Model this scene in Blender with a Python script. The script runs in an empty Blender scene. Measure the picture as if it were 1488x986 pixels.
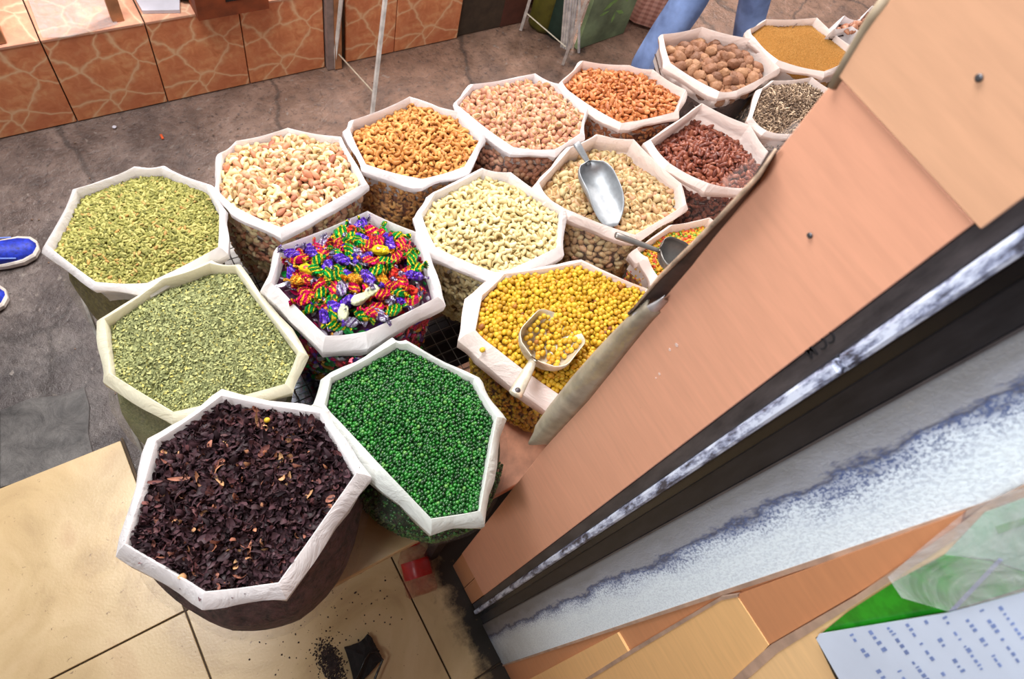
import bpy, bmesh, math, random
import numpy as np
from mathutils import Vector, Matrix, Euler, noise
random.seed(7); rng = np.random.default_rng(7)
D = bpy.data; C = bpy.context.scene.collection
SC = bpy.context.scene
PI = math.pi

# ------------------------------------------------------------------ camera, world, light, exposure
HC = 2.0                                   # eye height above the street
F = 992.0
R = np.array([[0.8420359, 0.36654759, -0.39575043],
              [-0.49748719, 0.81130805, -0.30705984],
              [0.20852346, 0.45543618, 0.86550324]])
cam = D.cameras.new('camera'); co = D.objects.new('camera', cam); C.objects.link(co)
cam.sensor_width = 36.0; cam.lens = 24.0; cam.clip_start = 0.02
co.matrix_world = Matrix.Translation((0, 0, HC)) @ Matrix([list(map(float, r)) for r in R]).to_4x4()
cam.dof.use_dof = True; cam.dof.focus_distance = 1.25; cam.dof.aperture_fstop = 10.0
SC.camera = co
w = D.worlds.new('world'); SC.world = w; w.use_nodes = True
w.node_tree.nodes['Background'].inputs[0].default_value = (0.93, 0.96, 1.0, 1)
w.node_tree.nodes['Background'].inputs[1].default_value = 0.3
def area(name, loc, tgt, size, power, col, sy=None):
    l = D.lights.new(name, 'AREA'); l.energy = power; l.color = col; l.size = size
    if sy: l.shape = 'RECTANGLE'; l.size_y = sy
    o = D.objects.new(name, l); C.objects.link(o); o.location = loc
    o.rotation_euler = (Vector(tgt) - Vector(loc)).to_track_quat('-Z', 'Y').to_euler(); return o
area('awning_daylight', (-0.15, 1.45, 3.4), (0.05, 0.6, 0.8), 1.25, 94, (1.0, 0.98, 0.96))
area('street_daylight', (3.1, 3.1, 3.5), (1.9, 1.6, 0.3), 1.6, 235, (1.0, 0.92, 0.87))
sl = area('wall_fill', (-1.3, 0.0, 2.75), (0.38, 0.0, 1.75), 0.4, 6.5, (0.90, 0.95, 1.0)); sl.data.spread = math.radians(95)  # added unseen fill light that brightens the side wall
vs = SC.view_settings
vs.view_transform = 'Standard'; vs.look = 'None'; vs.gamma = 1; vs.use_curve_mapping = False
vs.exposure = 0.27

# ------------------------------------------------------------------ measuring helpers (photo -> metres)
def ray(px, py): return R @ np.array([px - 744.0, -(py - 493.0), -F])
def at(px, py, z):                        # the point at height z
    r = ray(px, py); k = (HC - z) / -r[2]; return Vector((r[0] * k, r[1] * k, z))
def onx(px, py, x):                       # the point on the plane x = const
    r = ray(px, py); k = x / r[0]; return Vector((x, r[1] * k, HC + r[2] * k))
def ony(px, py, y):
    r = ray(px, py); k = y / r[1]; return Vector((r[0] * k, y, HC + r[2] * k))

# ------------------------------------------------------------------ object helpers
def tag(o, label=None, cat=None, group=None, kind=None):
    if label: o['label'] = label
    if cat: o['category'] = cat
    if group: o['group'] = group
    if kind: o['kind'] = kind
    return o
def link(name, me, mat=None, parent=None, smooth=False):
    o = D.objects.new(name, me); C.objects.link(o)
    if mat is not None:
        for m in (mat if isinstance(mat, (list, tuple)) else [mat]): me.materials.append(m)
    if parent: o.parent = parent
    if smooth:
        me.polygons.foreach_set('use_smooth', [True] * len(me.polygons))
    return o
def obj(name, bm, mat=None, parent=None, smooth=False):
    me = D.meshes.new(name); bm.to_mesh(me); bm.free()
    return link(name, me, mat, parent, smooth)
def empty(name, loc=(0, 0, 0), label=None, cat=None, group=None):
    o = D.objects.new(name, None); C.objects.link(o); o.location = loc; o.empty_display_size = .05
    return tag(o, label, cat, group)
def setpar(o, p):                          # parent without moving
    bpy.context.view_layer.update() if False else None
    o.parent = p; o.matrix_parent_inverse = Matrix.Translation(-Vector(p.location)); return o
def box(bm, x0, x1, y0, y1, z0, z1, bev=0, mi=0):
    vv = [bm.verts.new((x, y, z)) for x in (x0, x1) for y in (y0, y1) for z in (z0, z1)]
    fs = [(0, 1, 3, 2), (4, 6, 7, 5), (0, 4, 5, 1), (2, 3, 7, 6), (0, 2, 6, 4), (1, 5, 7, 3)]
    ff = [bm.faces.new([vv[i] for i in f]) for f in fs]
    for f in ff: f.material_index = mi
    if bev:
        es = list({e for f in ff for e in f.edges})
        bmesh.ops.bevel(bm, geom=es, offset=bev, segments=1, profile=.5, affect='EDGES')
    return vv
def boxo(name, x0, x1, y0, y1, z0, z1, mat, parent=None, bev=0):
    bm = bmesh.new(); box(bm, x0, x1, y0, y1, z0, z1, bev); return obj(name, bm, mat, parent)
def tube(bm, pts, rad, n=8, cap=True, flat=1.0):
    pts = [Vector(p) for p in pts]; rs = rad if isinstance(rad, (list, tuple)) else [rad] * len(pts)
    rings = []; up = Vector((0, 0, 1))
    for i, p in enumerate(pts):
        d = (pts[min(i + 1, len(pts) - 1)] - pts[max(i - 1, 0)]).normalized()
        a = d.cross(up) if abs(d.dot(up)) < .95 else d.cross(Vector((1, 0, 0)))
        a.normalize(); b = a.cross(d)
        rings.append([bm.verts.new(p + a * math.cos(t) * rs[i] + b * math.sin(t) * rs[i] * flat) for t in (2 * PI * k / n for k in range(n))])
    for r0, r1 in zip(rings, rings[1:]):
        for k in range(n): bm.faces.new((r0[k], r0[(k + 1) % n], r1[(k + 1) % n], r1[k]))
    if cap: bm.faces.new(rings[0][::-1]); bm.faces.new(rings[-1])
def prism(name, pts, d, mat, parent=None, bev=0):
    """a board: outline pts (3D, planar) given thickness by vector d"""
    bm = bmesh.new(); d = Vector(d)
    a = [bm.verts.new(p) for p in pts]; b = [bm.verts.new(Vector(p) + d) for p in pts]
    n = len(a); bm.faces.new(a); bm.faces.new(b[::-1])
    for i in range(n): bm.faces.new((a[i], b[i], b[(i + 1) % n], a[(i + 1) % n]))
    bmesh.ops.recalc_face_normals(bm, faces=bm.faces[:])
    if bev: bmesh.ops.bevel(bm, geom=bm.edges[:], offset=bev, segments=1, affect='EDGES')
    return obj(name, bm, mat, parent)

# ------------------------------------------------------------------ materials
class M:
    def __init__(s, name):
        s.m = D.materials.new(name); s.m.use_nodes = True; s.t = s.m.node_tree; s.n = s.t.nodes; s.l = s.t.links
        s.b = s.n['Principled BSDF']; s.out = s.n['Material Output']
    def node(s, ty, **kw):
        x = s.n.new(ty)
        for k, v in kw.items():
            if k == 'i':
                for a, b in v.items():
                    if hasattr(b, 'is_linked') or isinstance(b, bpy.types.NodeSocket): s.l.new(b, x.inputs[a])
                    else: x.inputs[a].default_value = b
            else: setattr(x, k, v)
        return x
    def coord(s, kind='Object', scale=(1, 1, 1), rot=(0, 0, 0)):
        tc = s.node('ShaderNodeTexCoord'); mp = s.node('ShaderNodeMapping')
        s.l.new(tc.outputs[kind], mp.inputs[0]); mp.inputs['Scale'].default_value = scale; mp.inputs['Rotation'].default_value = rot
        return mp.outputs[0]
    def pos(s, scale=(1, 1, 1), rot=(0, 0, 0)):
        g = s.node('ShaderNodeNewGeometry'); mp = s.node('ShaderNodeMapping')
        s.l.new(g.outputs['Position'], mp.inputs[0]); mp.inputs['Scale'].default_value = scale; mp.inputs['Rotation'].default_value = rot
        return mp.outputs[0]
    def noise(s, vec, scale, detail=4, rough=.55, dist=0):
        return s.node('ShaderNodeTexNoise', i={'Vector': vec, 'Scale': scale, 'Detail': detail, 'Roughness': rough, 'Distortion': dist}).outputs['Fac']
    def voro(s, vec, scale, feature='F1', rnd=1):
        x = s.node('ShaderNodeTexVoronoi', feature=feature, i={'Vector': vec, 'Scale': scale, 'Randomness': rnd}); return x.outputs['Distance']
    def ramp(s, fac, stops, interp='LINEAR'):
        x = s.node('ShaderNodeValToRGB'); s.l.new(fac, x.inputs[0]); cr = x.color_ramp; cr.interpolation = interp
        while len(cr.elements) > 1: cr.elements.remove(cr.elements[-1])
        cr.elements[0].position = stops[0][0]; cr.elements[0].color = c4(stops[0][1])
        for p, c in stops[1:]:
            e = cr.elements.new(p); e.color = c4(c)
        return x.outputs[0]
    def mix(s, fac, a, b, mode='MIX'):
        x = s.node('ShaderNodeMix', data_type='RGBA', blend_type=mode)
        for k, v in ((0, fac), (6, a), (7, b)):
            if isinstance(v, bpy.types.NodeSocket): s.l.new(v, x.inputs[k])
            else: x.inputs[k].default_value = (c4(v) if k else v)
        return x.outputs[2]
    def bump(s, h, strength=.3, dist=.01):
        x = s.node('ShaderNodeBump', i={'Height': h, 'Strength': strength, 'Distance': dist}); s.l.new(x.outputs[0], s.b.inputs['Normal'])
    def set(s, **kw):
        for k, v in kw.items():
            k = {'col': 'Base Color', 'rough': 'Roughness', 'metal': 'Metallic', 'alpha': 'Alpha', 'spec': 'Specular IOR Level', 'coat': 'Coat Weight',
                 'trans': 'Transmission Weight', 'sss': 'Subsurface Weight', 'sheen': 'Sheen Weight'}[k]
            if isinstance(v, bpy.types.NodeSocket): s.l.new(v, s.b.inputs[k])
            else: s.b.inputs[k].default_value = c4(v) if k == 'Base Color' else v
        return s
def lin(c): return tuple((x / 12.92 if x <= .04045 else ((x + .055) / 1.055) ** 2.4) for x in c)
def c4(c):                                # sRGB 0..255 triple or hex -> linear rgba
    if isinstance(c, str): c = tuple(int(c[i:i + 2], 16) for i in (0, 2, 4))
    if len(c) == 4: return c
    return (*lin([x / 255 for x in c]), 1)
def plain(name, col, rough=.5, metal=0, nscale=30, var=.12, bump=.1, spec=.5):
    m = M(name); v = m.pos()
    n = m.noise(v, nscale, 5)
    cc = [x / 255 for x in (tuple(int(col[i:i + 2], 16) for i in (0, 2, 4)) if isinstance(col, str) else col)]
    a = tuple(max(0, x * (1 - var)) * 255 for x in cc); b = tuple(min(1, x * (1 + var)) * 255 for x in cc)
    m.set(col=m.ramp(n, [(.3, a), (.7, b)]), rough=rough, metal=metal, spec=spec)
    if bump: m.bump(n, bump, .002)
    return m.m

# --- setting materials
def concrete():
    m = M('street_concrete'); v = m.pos()
    big = m.noise(v, 1.3, 3); mid = m.noise(v, 9, 6, .65); fine = m.noise(v, 70, 5, .7)
    base = m.ramp(mid, [(.28, (48, 44, 45)), (.5, (92, 86, 85)), (.72, (124, 117, 114))])
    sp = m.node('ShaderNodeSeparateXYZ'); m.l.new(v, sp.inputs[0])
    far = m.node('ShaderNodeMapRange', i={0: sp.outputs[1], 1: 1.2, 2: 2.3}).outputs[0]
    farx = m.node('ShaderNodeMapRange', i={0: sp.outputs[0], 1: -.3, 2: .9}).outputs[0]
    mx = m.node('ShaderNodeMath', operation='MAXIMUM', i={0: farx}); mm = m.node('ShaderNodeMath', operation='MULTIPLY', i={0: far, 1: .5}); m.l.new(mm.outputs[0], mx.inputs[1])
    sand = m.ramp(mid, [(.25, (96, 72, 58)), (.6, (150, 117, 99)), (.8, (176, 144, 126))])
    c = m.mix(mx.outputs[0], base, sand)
    c = m.mix(m.ramp(fine, [(.3, (255, 255, 255)), (.42, (0, 0, 0))]), c, (58, 50, 50))
    c = m.mix(m.ramp(m.noise(v, 35, 2), [(.68, (0, 0, 0)), (.72, (200, 200, 200))]), c, (150, 140, 132))
    st = m.ramp(m.noise(v, 3.2, 5, .6, .6), [(.5, (0, 0, 0)), (.62, (170, 170, 170))])
    c = m.mix(st, c, (66, 58, 58))
    ed = m.voro(m.mix(.3, v, m.node('ShaderNodeTexNoise', i={'Vector': v, 'Scale': 3, 'Detail': 5}).outputs['Color'], 'ADD'), 1.1, 'DISTANCE_TO_EDGE')
    c = m.mix(m.ramp(ed, [(.004, (200, 200, 200)), (.014, (0, 0, 0))]), c, (52, 46, 44))
    pit = m.noise(v, 42, 5, .75)
    c = m.mix(m.ramp(pit, [(.36, (190, 190, 190)), (.46, (0, 0, 0))]), c, (60, 52, 50))
    hh = m.node('ShaderNodeMath', operation='ADD', i={0: fine, 1: pit}).outputs[0]
    m.set(col=c, rough=m.ramp(big, [(.4, (110, 110, 110)), (.7, (190, 190, 190))])); m.bump(hh, .6, .008)
    return m.m
def stone_slab():
    m = M('grey_stone'); v = m.pos(); n = m.noise(v, 16, 9, .72, .4)
    m.set(col=m.ramp(n, [(.3, (44, 42, 42)), (.5, (80, 77, 76)), (.66, (100, 97, 95))]), rough=.5); m.bump(n, .5, .01); return m.m
def cream_tile(grime=True):
    m = M('cream_tile' if grime else 'cream_table_tile'); v = m.pos(); n = m.noise(v, 3.0, 6, .55, 1.8); n2 = m.noise(v, 14, 6, .6, .5); f = m.noise(v, 160, 3)
    c = m.ramp(n, [(.25, (160, 132, 94)), (.45, (194, 168, 124)), (.6, (205, 180, 138)), (.8, (184, 148, 110))])
    c = m.mix(m.ramp(n2, [(.45, (0, 0, 0)), (.75, (110, 110, 110))]), c, (178, 140, 104))
    # grime that builds up along the foot of the wall and around the prep spot
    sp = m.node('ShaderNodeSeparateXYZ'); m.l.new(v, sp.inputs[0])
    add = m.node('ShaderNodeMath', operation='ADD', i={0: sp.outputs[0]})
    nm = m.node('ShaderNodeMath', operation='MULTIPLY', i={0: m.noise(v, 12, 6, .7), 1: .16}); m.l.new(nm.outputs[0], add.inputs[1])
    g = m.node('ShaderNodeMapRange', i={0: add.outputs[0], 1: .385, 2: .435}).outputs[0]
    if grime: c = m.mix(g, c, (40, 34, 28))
    c = m.mix(m.ramp(m.noise(v, 60, 4, .7), [(.66, (0, 0, 0)), (.72, (220, 220, 220))]), c, (110, 82, 54))
    m.set(col=c, rough=.28, spec=.5); m.bump(f, .12, .002); return m.m
def flag_tile(name, pale=False):
    m = M(name); v = m.coord('Object'); wob = m.node('ShaderNodeTexNoise', i={'Vector': v, 'Scale': 9, 'Detail': 3})
    vv = m.mix(.07, v, wob.outputs['Color'], 'ADD')
    vo = m.node('ShaderNodeTexVoronoi', feature='DISTANCE_TO_EDGE', i={'Vector': vv, 'Scale': 8.6, 'Randomness': 1})
    vc = m.node('ShaderNodeTexVoronoi', feature='F1', i={'Vector': vv, 'Scale': 8.6, 'Randomness': 1})
    n = m.noise(v, 26, 6, .65, .6); n2 = m.noise(v, 8, 3)
    st = m.ramp(n, [(.28, (212, 124, 76)), (.5, (236, 152, 102)), (.72, (246, 186, 134))])
    st = m.mix(m.ramp(n2, [(.4, (0, 0, 0)), (.65, (190, 190, 190))]), st, (208, 118, 82))
    vein = m.ramp(vo.outputs['Distance'], [(.008, (230, 230, 230)), (.03, (150, 150, 150)), (.06, (40, 40, 40)), (.1, (0, 0, 0))])
    c = m.mix(vein, st, (252, 212, 166))
    if pale: c = m.mix(.35, c, (214, 200, 190))
    m.set(col=c, rough=.22 if pale else .4); m.bump(n, .08, .002); return m.m
def laminate(name, col, rot=0, grain=.06, rough=.42):
    m = M(name); v = m.pos((8, 5, 40))
    v0 = m.pos(); n = m.noise(v, 3, 6, .6, .3); n2 = m.noise(v0, 9, 4, .6)
    cc = tuple(x / 255 for x in col)
    grain *= .45
    a = tuple(x * (1 - grain) * 255 for x in cc); b = tuple(min(1, x * (1 + grain)) * 255 for x in cc)
    c = m.ramp(n, [(.3, a), (.7, b)])
    c = m.mix(m.ramp(n2, [(.55, (0, 0, 0)), (.8, (70, 70, 70))]), c, tuple(x * .78 * 255 for x in cc))
    c = m.mix(m.ramp(m.noise(v0, 55, 2), [(.79, (0, 0, 0)), (.82, (200, 200, 200))]), c, (96, 60, 48))
    m.set(col=c, rough=rough); m.bump(n, .06, .001); return m.m
def worn_metal():
    m = M('worn_rail_paint'); v = m.pos((60, 60, 18)); n = m.noise(v, 1.3, 8, .7)
    m.set(col=m.ramp(n, [(.40, (66, 66, 78)), (.47, (150, 158, 186)), (.55, (216, 224, 244))]), rough=.35); m.bump(n, .3, .002); return m.m
def dark_metal(name='dark_rail_metal', a=(40, 38, 42), b=(84, 78, 80)):
    m = M(name); v = m.pos((40, 40, 8)); n = m.noise(v, 1.6, 7, .7)
    m.set(col=m.ramp(n, [(.3, a), (.7, b)]), rough=.42, metal=.25, spec=.4); m.bump(n, .12, .001); return m.m
def plaster():
    m = M('whitewashed_plaster'); v = m.pos(); sp = m.node('ShaderNodeSeparateXYZ'); m.l.new(v, sp.inputs[0])
    # distance from the rail decides how far the whitewash reaches
    edge = m.node('ShaderNodeMath', operation='MULTIPLY_ADD', i={0: m.noise(m.pos((1, 14, 4)), 1.6, 5, .7), 1: .05, 2: sp.outputs[1]})
    t = m.node('ShaderNodeMapRange', i={0: edge.outputs[0], 1: -.005, 2: -.055}).outputs[0]
    fine = m.noise(m.pos((1, 1.3, .7)), 300, 4, .85); mid = m.noise(v, 22, 5, .7)
    c = m.ramp(t, [(0, (122, 122, 124)), (.32, (146, 148, 156)), (.40, (74, 78, 100)), (.5, (176, 186, 206)), (.66, (222, 234, 246)), (1, (232, 244, 252))])
    blend = m.ramp(t, [(.3, (60, 60, 60)), (.45, (255, 255, 255)), (.6, (235, 235, 235)), (.8, (150, 150, 150)), (1, (120, 120, 120))])
    sp2 = m.ramp(fine, [(.465, (255, 255, 255)), (.50, (0, 0, 0))])
    f2 = m.node('ShaderNodeMix', data_type='RGBA', blend_type='MULTIPLY'); f2.inputs[0].default_value = 1
    m.l.new(sp2, f2.inputs[6]); m.l.new(blend, f2.inputs[7])
    c = m.mix(f2.outputs[2], c, (78, 94, 138))
    c = m.mix(m.ramp(mid, [(.62, (0, 0, 0)), (.8, (120, 120, 120))]), c, (176, 168, 150))
    gz = m.node('ShaderNodeMapRange', i={0: sp.outputs[2], 1: .55, 2: .02}).outputs[0]
    gm = m.node('ShaderNodeMath', operation='MULTIPLY', i={0: gz, 1: m.noise(v, 10, 5, .7)})
    c = m.mix(gm.outputs[0], c, (70, 58, 46))
    m.set(col=c, rough=.7); m.bump(fine, .5, .003); return m.m
MAT = dict(concrete=concrete(), slab=stone_slab(), cream=cream_tile(), creamt=cream_tile(False), flag=flag_tile('flagstone_print_tile'), flagp=flag_tile('flagstone_print_ledge_tile', True),
  salmon=laminate('salmon_laminate', (226, 164, 134)), salmon2=laminate('salmon_laminate_upper', (216, 166, 132)), brownlam=laminate('brown_laminate', (206, 142, 98)),
  orange=laminate('orange_laminate', (196, 134, 94)), tan=laminate('tan_laminate', (232, 184, 126)), yellow=laminate('yellow_laminate', (240, 198, 144)),
  rail=dark_metal(), black=dark_metal('black_groove', (22, 21, 25), (44, 42, 46)), worn=worn_metal(), plaster=plaster(),
  grout=plain('grey_sealant', (172, 142, 122), .8), darkgrout=plain('dark_joint', (74, 60, 46), .9), wire=plain('wire_metal', (128, 122, 118), .4, .6), wired=plain('dark_wire', (54, 48, 46), .5, .4),
  board=plain('brown_board', (168, 118, 92), .6), darkboard=plain('dark_board', (46, 38, 40), .7), paleboard=plain('pale_blue_board', (224, 234, 250), .3),
  alu=plain('aluminium', (160, 164, 168), .5, .65, 60, .08, .15), alud=plain('aluminium_dull', (206, 196, 176), .4, .45, 60, .1, .15), steel=plain('screw_steel', (96, 96, 100), .4, .7),
  whitepaint=plain('white_paint', (226, 222, 216), .45), wood=plain('raw_wood', (176, 122, 84), .6, 0, 12, .25), red=plain('red_plastic', (190, 22, 24), .3),
  cardboard=plain('brown_carton', (150, 74, 40), .6, 0, 14, .18), blackp=plain('black_plastic', (20, 18, 20), .25), paper=plain('white_paper', (216, 214, 226), .6, 0, 9, .06),
  jeans=plain('blue_denim', (124, 148, 212), .8, 0, 7, .3, .2), skin=plain('skin', (190, 140, 112), .5, 0, 20, .05), shirt=plain('grey_cotton', (120, 120, 128), .9), hair=plain('dark_hair', (36, 28, 24), .6),
  shoe=plain('blue_sneaker_knit', (28, 50, 168), .55, 0, 90, .3, .4), shoelight=plain('pale_blue_trim', (120, 150, 230), .5), sole=plain('white_sole', (214, 204, 194), .6), orangeplastic=plain('orange_rubber', (214, 90, 46), .5),
  clothg=plain('green_tarp', (118, 134, 98), .6, 0, 8, .3), leafg=plain('leaf_print', (140, 180, 96), .7), oliveb=plain('olive_bag', (96, 92, 30), .6), darkgreen=plain('dark_green_bag', (34, 56, 46), .6), maroon=plain('maroon_door_paint', (92, 52, 40), .6),
  char=plain('charred_black', (22, 18, 18), .8, 0, 60, .5, .8), powder=plain('dark_powder', (52, 42, 40), .95, 0, 80, .4, .5), purpledark=plain('dark_mauve', (74, 40, 48), .8))
MAT['pinkboard'] = plain('pinkish_board', (206, 150, 122), .45)

# clear bag film, white folded film
def film(name, col=(236, 232, 230), alpha=.22, rough=.16, streak=False):
    m = M(name); v = m.pos((1, 1, .22 if streak else .45)); n = m.noise(v, 42 if streak else 26, 6, .7, 1.4)
    m.set(col=col, rough=rough, spec=.7); m.bump(n, .5, .01)
    m.set(alpha=m.ramp(n, [(.35, (alpha * 200,) * 3), (.75, (alpha * 420,) * 3)])); return m.m
def foldfilm(name, col):
    m = M(name); v = m.pos(); n = m.noise(v, 16, 5, .6, 1.6)
    m.set(col=col, rough=.33, spec=.5); m.bump(n, .5, .01)
    tr = m.node('ShaderNodeBsdfTranslucent', i={'Color': c4(col)}); mx = m.node('ShaderNodeMixShader', i={0: .32})
    m.l.new(m.b.outputs[0], mx.inputs[1]); m.l.new(tr.outputs[0], mx.inputs[2]); m.l.new(mx.outputs[0], m.out.inputs[0]); return m.m
MAT['film'] = film('clear_bag_film'); MAT['filmhaze'] = film('hazy_bag_film', (204, 190, 200), .26, .2, True); MAT['filmmilky'] = film('milky_bag_film', (206, 194, 176), .34, .3); MAT['sleeve'] = film('plastic_sleeve', (226, 230, 232), .4, .2)
MAT['roll'] = plain('yellowed_plastic_roll', (170, 158, 138), .4, 0, 40, .14, .4); _b = MAT['roll'].node_tree.nodes['Principled BSDF']; _b.inputs['Alpha'].default_value = .78
MAT['fold'] = foldfilm('white_folded_film', (250, 247, 248)); MAT['foldpink'] = foldfilm('pinkish_folded_film', (250, 238, 232)); MAT['foldcream'] = foldfilm('cream_folded_film', (242, 238, 216)); MAT['foldgrey'] = foldfilm('greyish_folded_film', (236, 240, 236))

def piece_mats(name, stops, rough=.5, nscale=200, bump=.2, spec=.4, interp='LINEAR', sat=.86, val=.97):
    def ds(c):
        g = sum(c) / 3; return tuple(max(0, (g + (x - g) * sat) * val) for x in c)
    stops = [(p, ds(c)) for p, c in stops]
    """the same colours twice: random per object, and random per grain of a joined heap"""
    out = []
    for k in (0, 1):
        m = M(name + ('_heap' if k else ''))
        rnd = m.node('ShaderNodeNewGeometry').outputs['Random Per Island'] if k else m.node('ShaderNodeObjectInfo').outputs['Random']
        c = m.ramp(rnd, stops, interp)
        n = m.noise(m.coord('Object'), nscale, 3)
        c = m.mix(m.ramp(n, [(.35, (80, 80, 80)), (.6, (0, 0, 0))]), c, tuple(x * .62 for x in stops[len(stops) // 2][1]))
        m.set(col=c, rough=rough, spec=spec)
        if bump: m.bump(n, bump, .006 if nscale < 100 else .0012)
        out.append(m.m)
    return out

# ------------------------------------------------------------------ grain templates: (verts Nx3, tri faces)
def ellipsoid(nu, nv, a, b, c, f=None):
    V = [(0, 0, -1)]
    for j in range(1, nv):
        ph = -PI / 2 + PI * j / nv
        for i in range(nu):
            th = 2 * PI * i / nu; V.append((math.cos(ph) * math.cos(th), math.cos(ph) * math.sin(th), math.sin(ph)))
    V.append((0, 0, 1)); V = np.array(V); T = []
    for i in range(nu): T.append((0, 1 + (i + 1) % nu, 1 + i))
    for j in range(nv - 2):
        for i in range(nu):
            p = 1 + j * nu + i; q = 1 + j * nu + (i + 1) % nu
            T += [(p, q, q + nu), (p, q + nu, p + nu)]
    L = len(V) - 1
    for i in range(nu): T.append((L, L - nu + i, L - nu + (i + 1) % nu))
    V = V[:, [2, 0, 1]]                    # poles along x
    if f: V = np.array([f(*v) for v in V])
    return V * np.array([a, b, c]), np.array(T)
def t_cashew(L=.022, lo=False):
    n, k = (6, 5) if lo else (9, 7); V = []; T = []
    for i in range(n + 1):
        s = i / n; t = (s - .5) * 3.5; Rr = L * .31
        cx, cy = Rr * math.cos(t), Rr * math.sin(t)
        r = L * .205 * math.sin(PI * min(.985, max(.015, s))) ** .45 * (1.12 - .3 * s)
        for j in range(k):
            a = 2 * PI * j / k; rr = r
            V.append(((Rr + rr * math.cos(a)) * math.cos(t) - Rr * .55, (Rr + rr * math.cos(a)) * math.sin(t), rr * math.sin(a)))
    for i in range(n):
        for j in range(k):
            p = i * k + j; q = i * k + (j + 1) % k; T += [(p, p + k, q + k), (p, q + k, q)]
    for j in range(1, k - 1): T += [(0, j, j + 1), (n * k, n * k + j + 1, n * k + j)]
    return np.array(V), np.array(T)[:, ::-1]
def t_pist(L=.019, lo=False):
    """two half shells gaping over a darker kernel (third item: per face material, 1 = kernel)"""
    if lo:
        V, T = ellipsoid(6, 5, L * .5, L * .34, L * .33); return V, T
    V, T = ellipsoid(10, 7, 1, 1, 1); out = []
    for x, y, z in V:
        w = 1 - .28 * x; y2 = y
        if z > .3 and x > -.55 and abs(y) > .15: y2 = y + (.16 if y > 0 else -.16) * (x + .55)
        z2 = z * (.78 if (z > .5 and abs(y) < .2 and x > -.5) else 1)
        out.append((x, y2 * w, z2 * w))
    W = np.array(out); cz = W[T].mean(1); slit = (cz[:, 2] > .42) & (abs(cz[:, 1]) < .16) & (cz[:, 0] > -.35)
    Tp = T.copy(); return W * np.array([L * .5, L * .33, L * .31]), Tp, slit.astype(np.int32)
def t_almond(L=.021, lo=False):
    return ellipsoid(6 if lo else 8, 5 if lo else 7, L * .5, L * .29, L * .19, lambda x, y, z: (x, y * (1 - .42 * max(0, x)) , z * (1 - .3 * x)))
def t_ball(d=.009, lo=False):
    return ellipsoid(6 if lo else 7, 4 if lo else 5, d * .5, d * .47, d * .45)
def t_pod(L=.0095): return ellipsoid(6, 5, L * .5, L * .25, L * .2, lambda x, y, z: (x, y * (1 - .2 * x), z))
def t_seed(L=.008): return ellipsoid(5, 5, L * .5, L * .15, L * .11)
def t_walnut(L=.036):
    V, T = ellipsoid(16, 12, 1, 1, 1); out = []
    for v in V:
        p = Vector(v); n = noise.noise(p * 2.6) * .13 + noise.noise(p * 6) * .10; out.append(p * (1 + n))
    return np.array(out) * np.array([L * .5, L * .38, L * .36]), T
def t_leaf(L=.0045):
    V = np.array([(-.5, 0, 0), (-.1, -.32, .1), (.5, 0, 0), (-.1, .32, .1), (0, 0, -.06)]) * L
    return V, np.array([(0, 1, 4), (1, 2, 4), (2, 3, 4), (3, 0, 4)])
def t_petal(L=.014, w=.004, curl=2.2):
    V = []; T = []; n = 5
    for i in range(n + 1):
        s = i / n - .5; a = s * curl
        for j in (-1, 0, 1):
            ww = w * (1 - (2 * abs(s)) ** 2.2 * .8)
            V.append((math.sin(a) / curl * L * 1.6, j * ww, (1 - math.cos(a)) / curl * L * 1.6 + abs(j) * ww * .5))
    for i in range(n):
        for j in (0, 1):
            p = i * 3 + j; T += [(p, p + 3, p + 4), (p, p + 4, p + 1)]
    return np.array(V), np.array(T)
def t_octa(d): 
    V = np.array([(1, 0, 0), (-1, 0, 0), (0, 1, 0), (0, -1, 0), (0, 0, 1), (0, 0, -1)]) * d / 2
    return V, np.array([(0, 2, 4), (2, 1, 4), (1, 3, 4), (3, 0, 4), (2, 0, 5), (1, 2, 5), (3, 1, 5), (0, 3, 5)])

def rots(n, tilt, aligned=None):
    """random yaw + tilt; aligned = outward normals for wall grains"""
    e = np.empty((n, 3)); e[:, 2] = rng.uniform(0, 2 * PI, n); e[:, 0] = rng.normal(0, tilt, n); e[:, 1] = rng.normal(0, tilt, n)
    cx, sx, cy, sy, cz, sz = np.cos(e[:, 0]), np.sin(e[:, 0]), np.cos(e[:, 1]), np.sin(e[:, 1]), np.cos(e[:, 2]), np.sin(e[:, 2])
    Z = np.zeros(n); O = np.ones(n)
    Rx = np.stack([O, Z, Z, Z, cx, -sx, Z, sx, cx], 1).reshape(n, 3, 3)
    Ry = np.stack([cy, Z, sy, Z, O, Z, -sy, Z, cy], 1).reshape(n, 3, 3)
    Rz = np.stack([cz, -sz, Z, sz, cz, Z, Z, Z, O], 1).reshape(n, 3, 3)
    Q = Rz @ Ry @ Rx
    if aligned is not None:                # rotate +z to the normal
        N = aligned; U = np.cross(np.array([0, 0, 1.0]), N); U /= np.linalg.norm(U, axis=1)[:, None]; W = np.cross(N, U)
        Q = np.stack([U, W, N], 2) @ Q
    return Q, e
def scatter_arrays(temp, P, Q, sc):
    V, T = temp[:2]; n = len(P)
    VV = np.einsum('nij,kj->nki', Q, V) * sc[:, None, None] + P[:, None, :]
    TT = T[None] + (np.arange(n) * len(V))[:, None, None]
    return VV.reshape(-1, 3), TT.reshape(-1, 3)
def join_arrays(parts):
    vs_, ts_, mi = [], [], []; off = 0
    for V, T, m in parts:
        vs_.append(V); ts_.append(T + off); mi.append(m if isinstance(m, np.ndarray) else np.full(len(T), m, dtype=np.int32)); off += len(V)
    return np.concatenate(vs_), np.concatenate(ts_), np.concatenate(mi)
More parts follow.
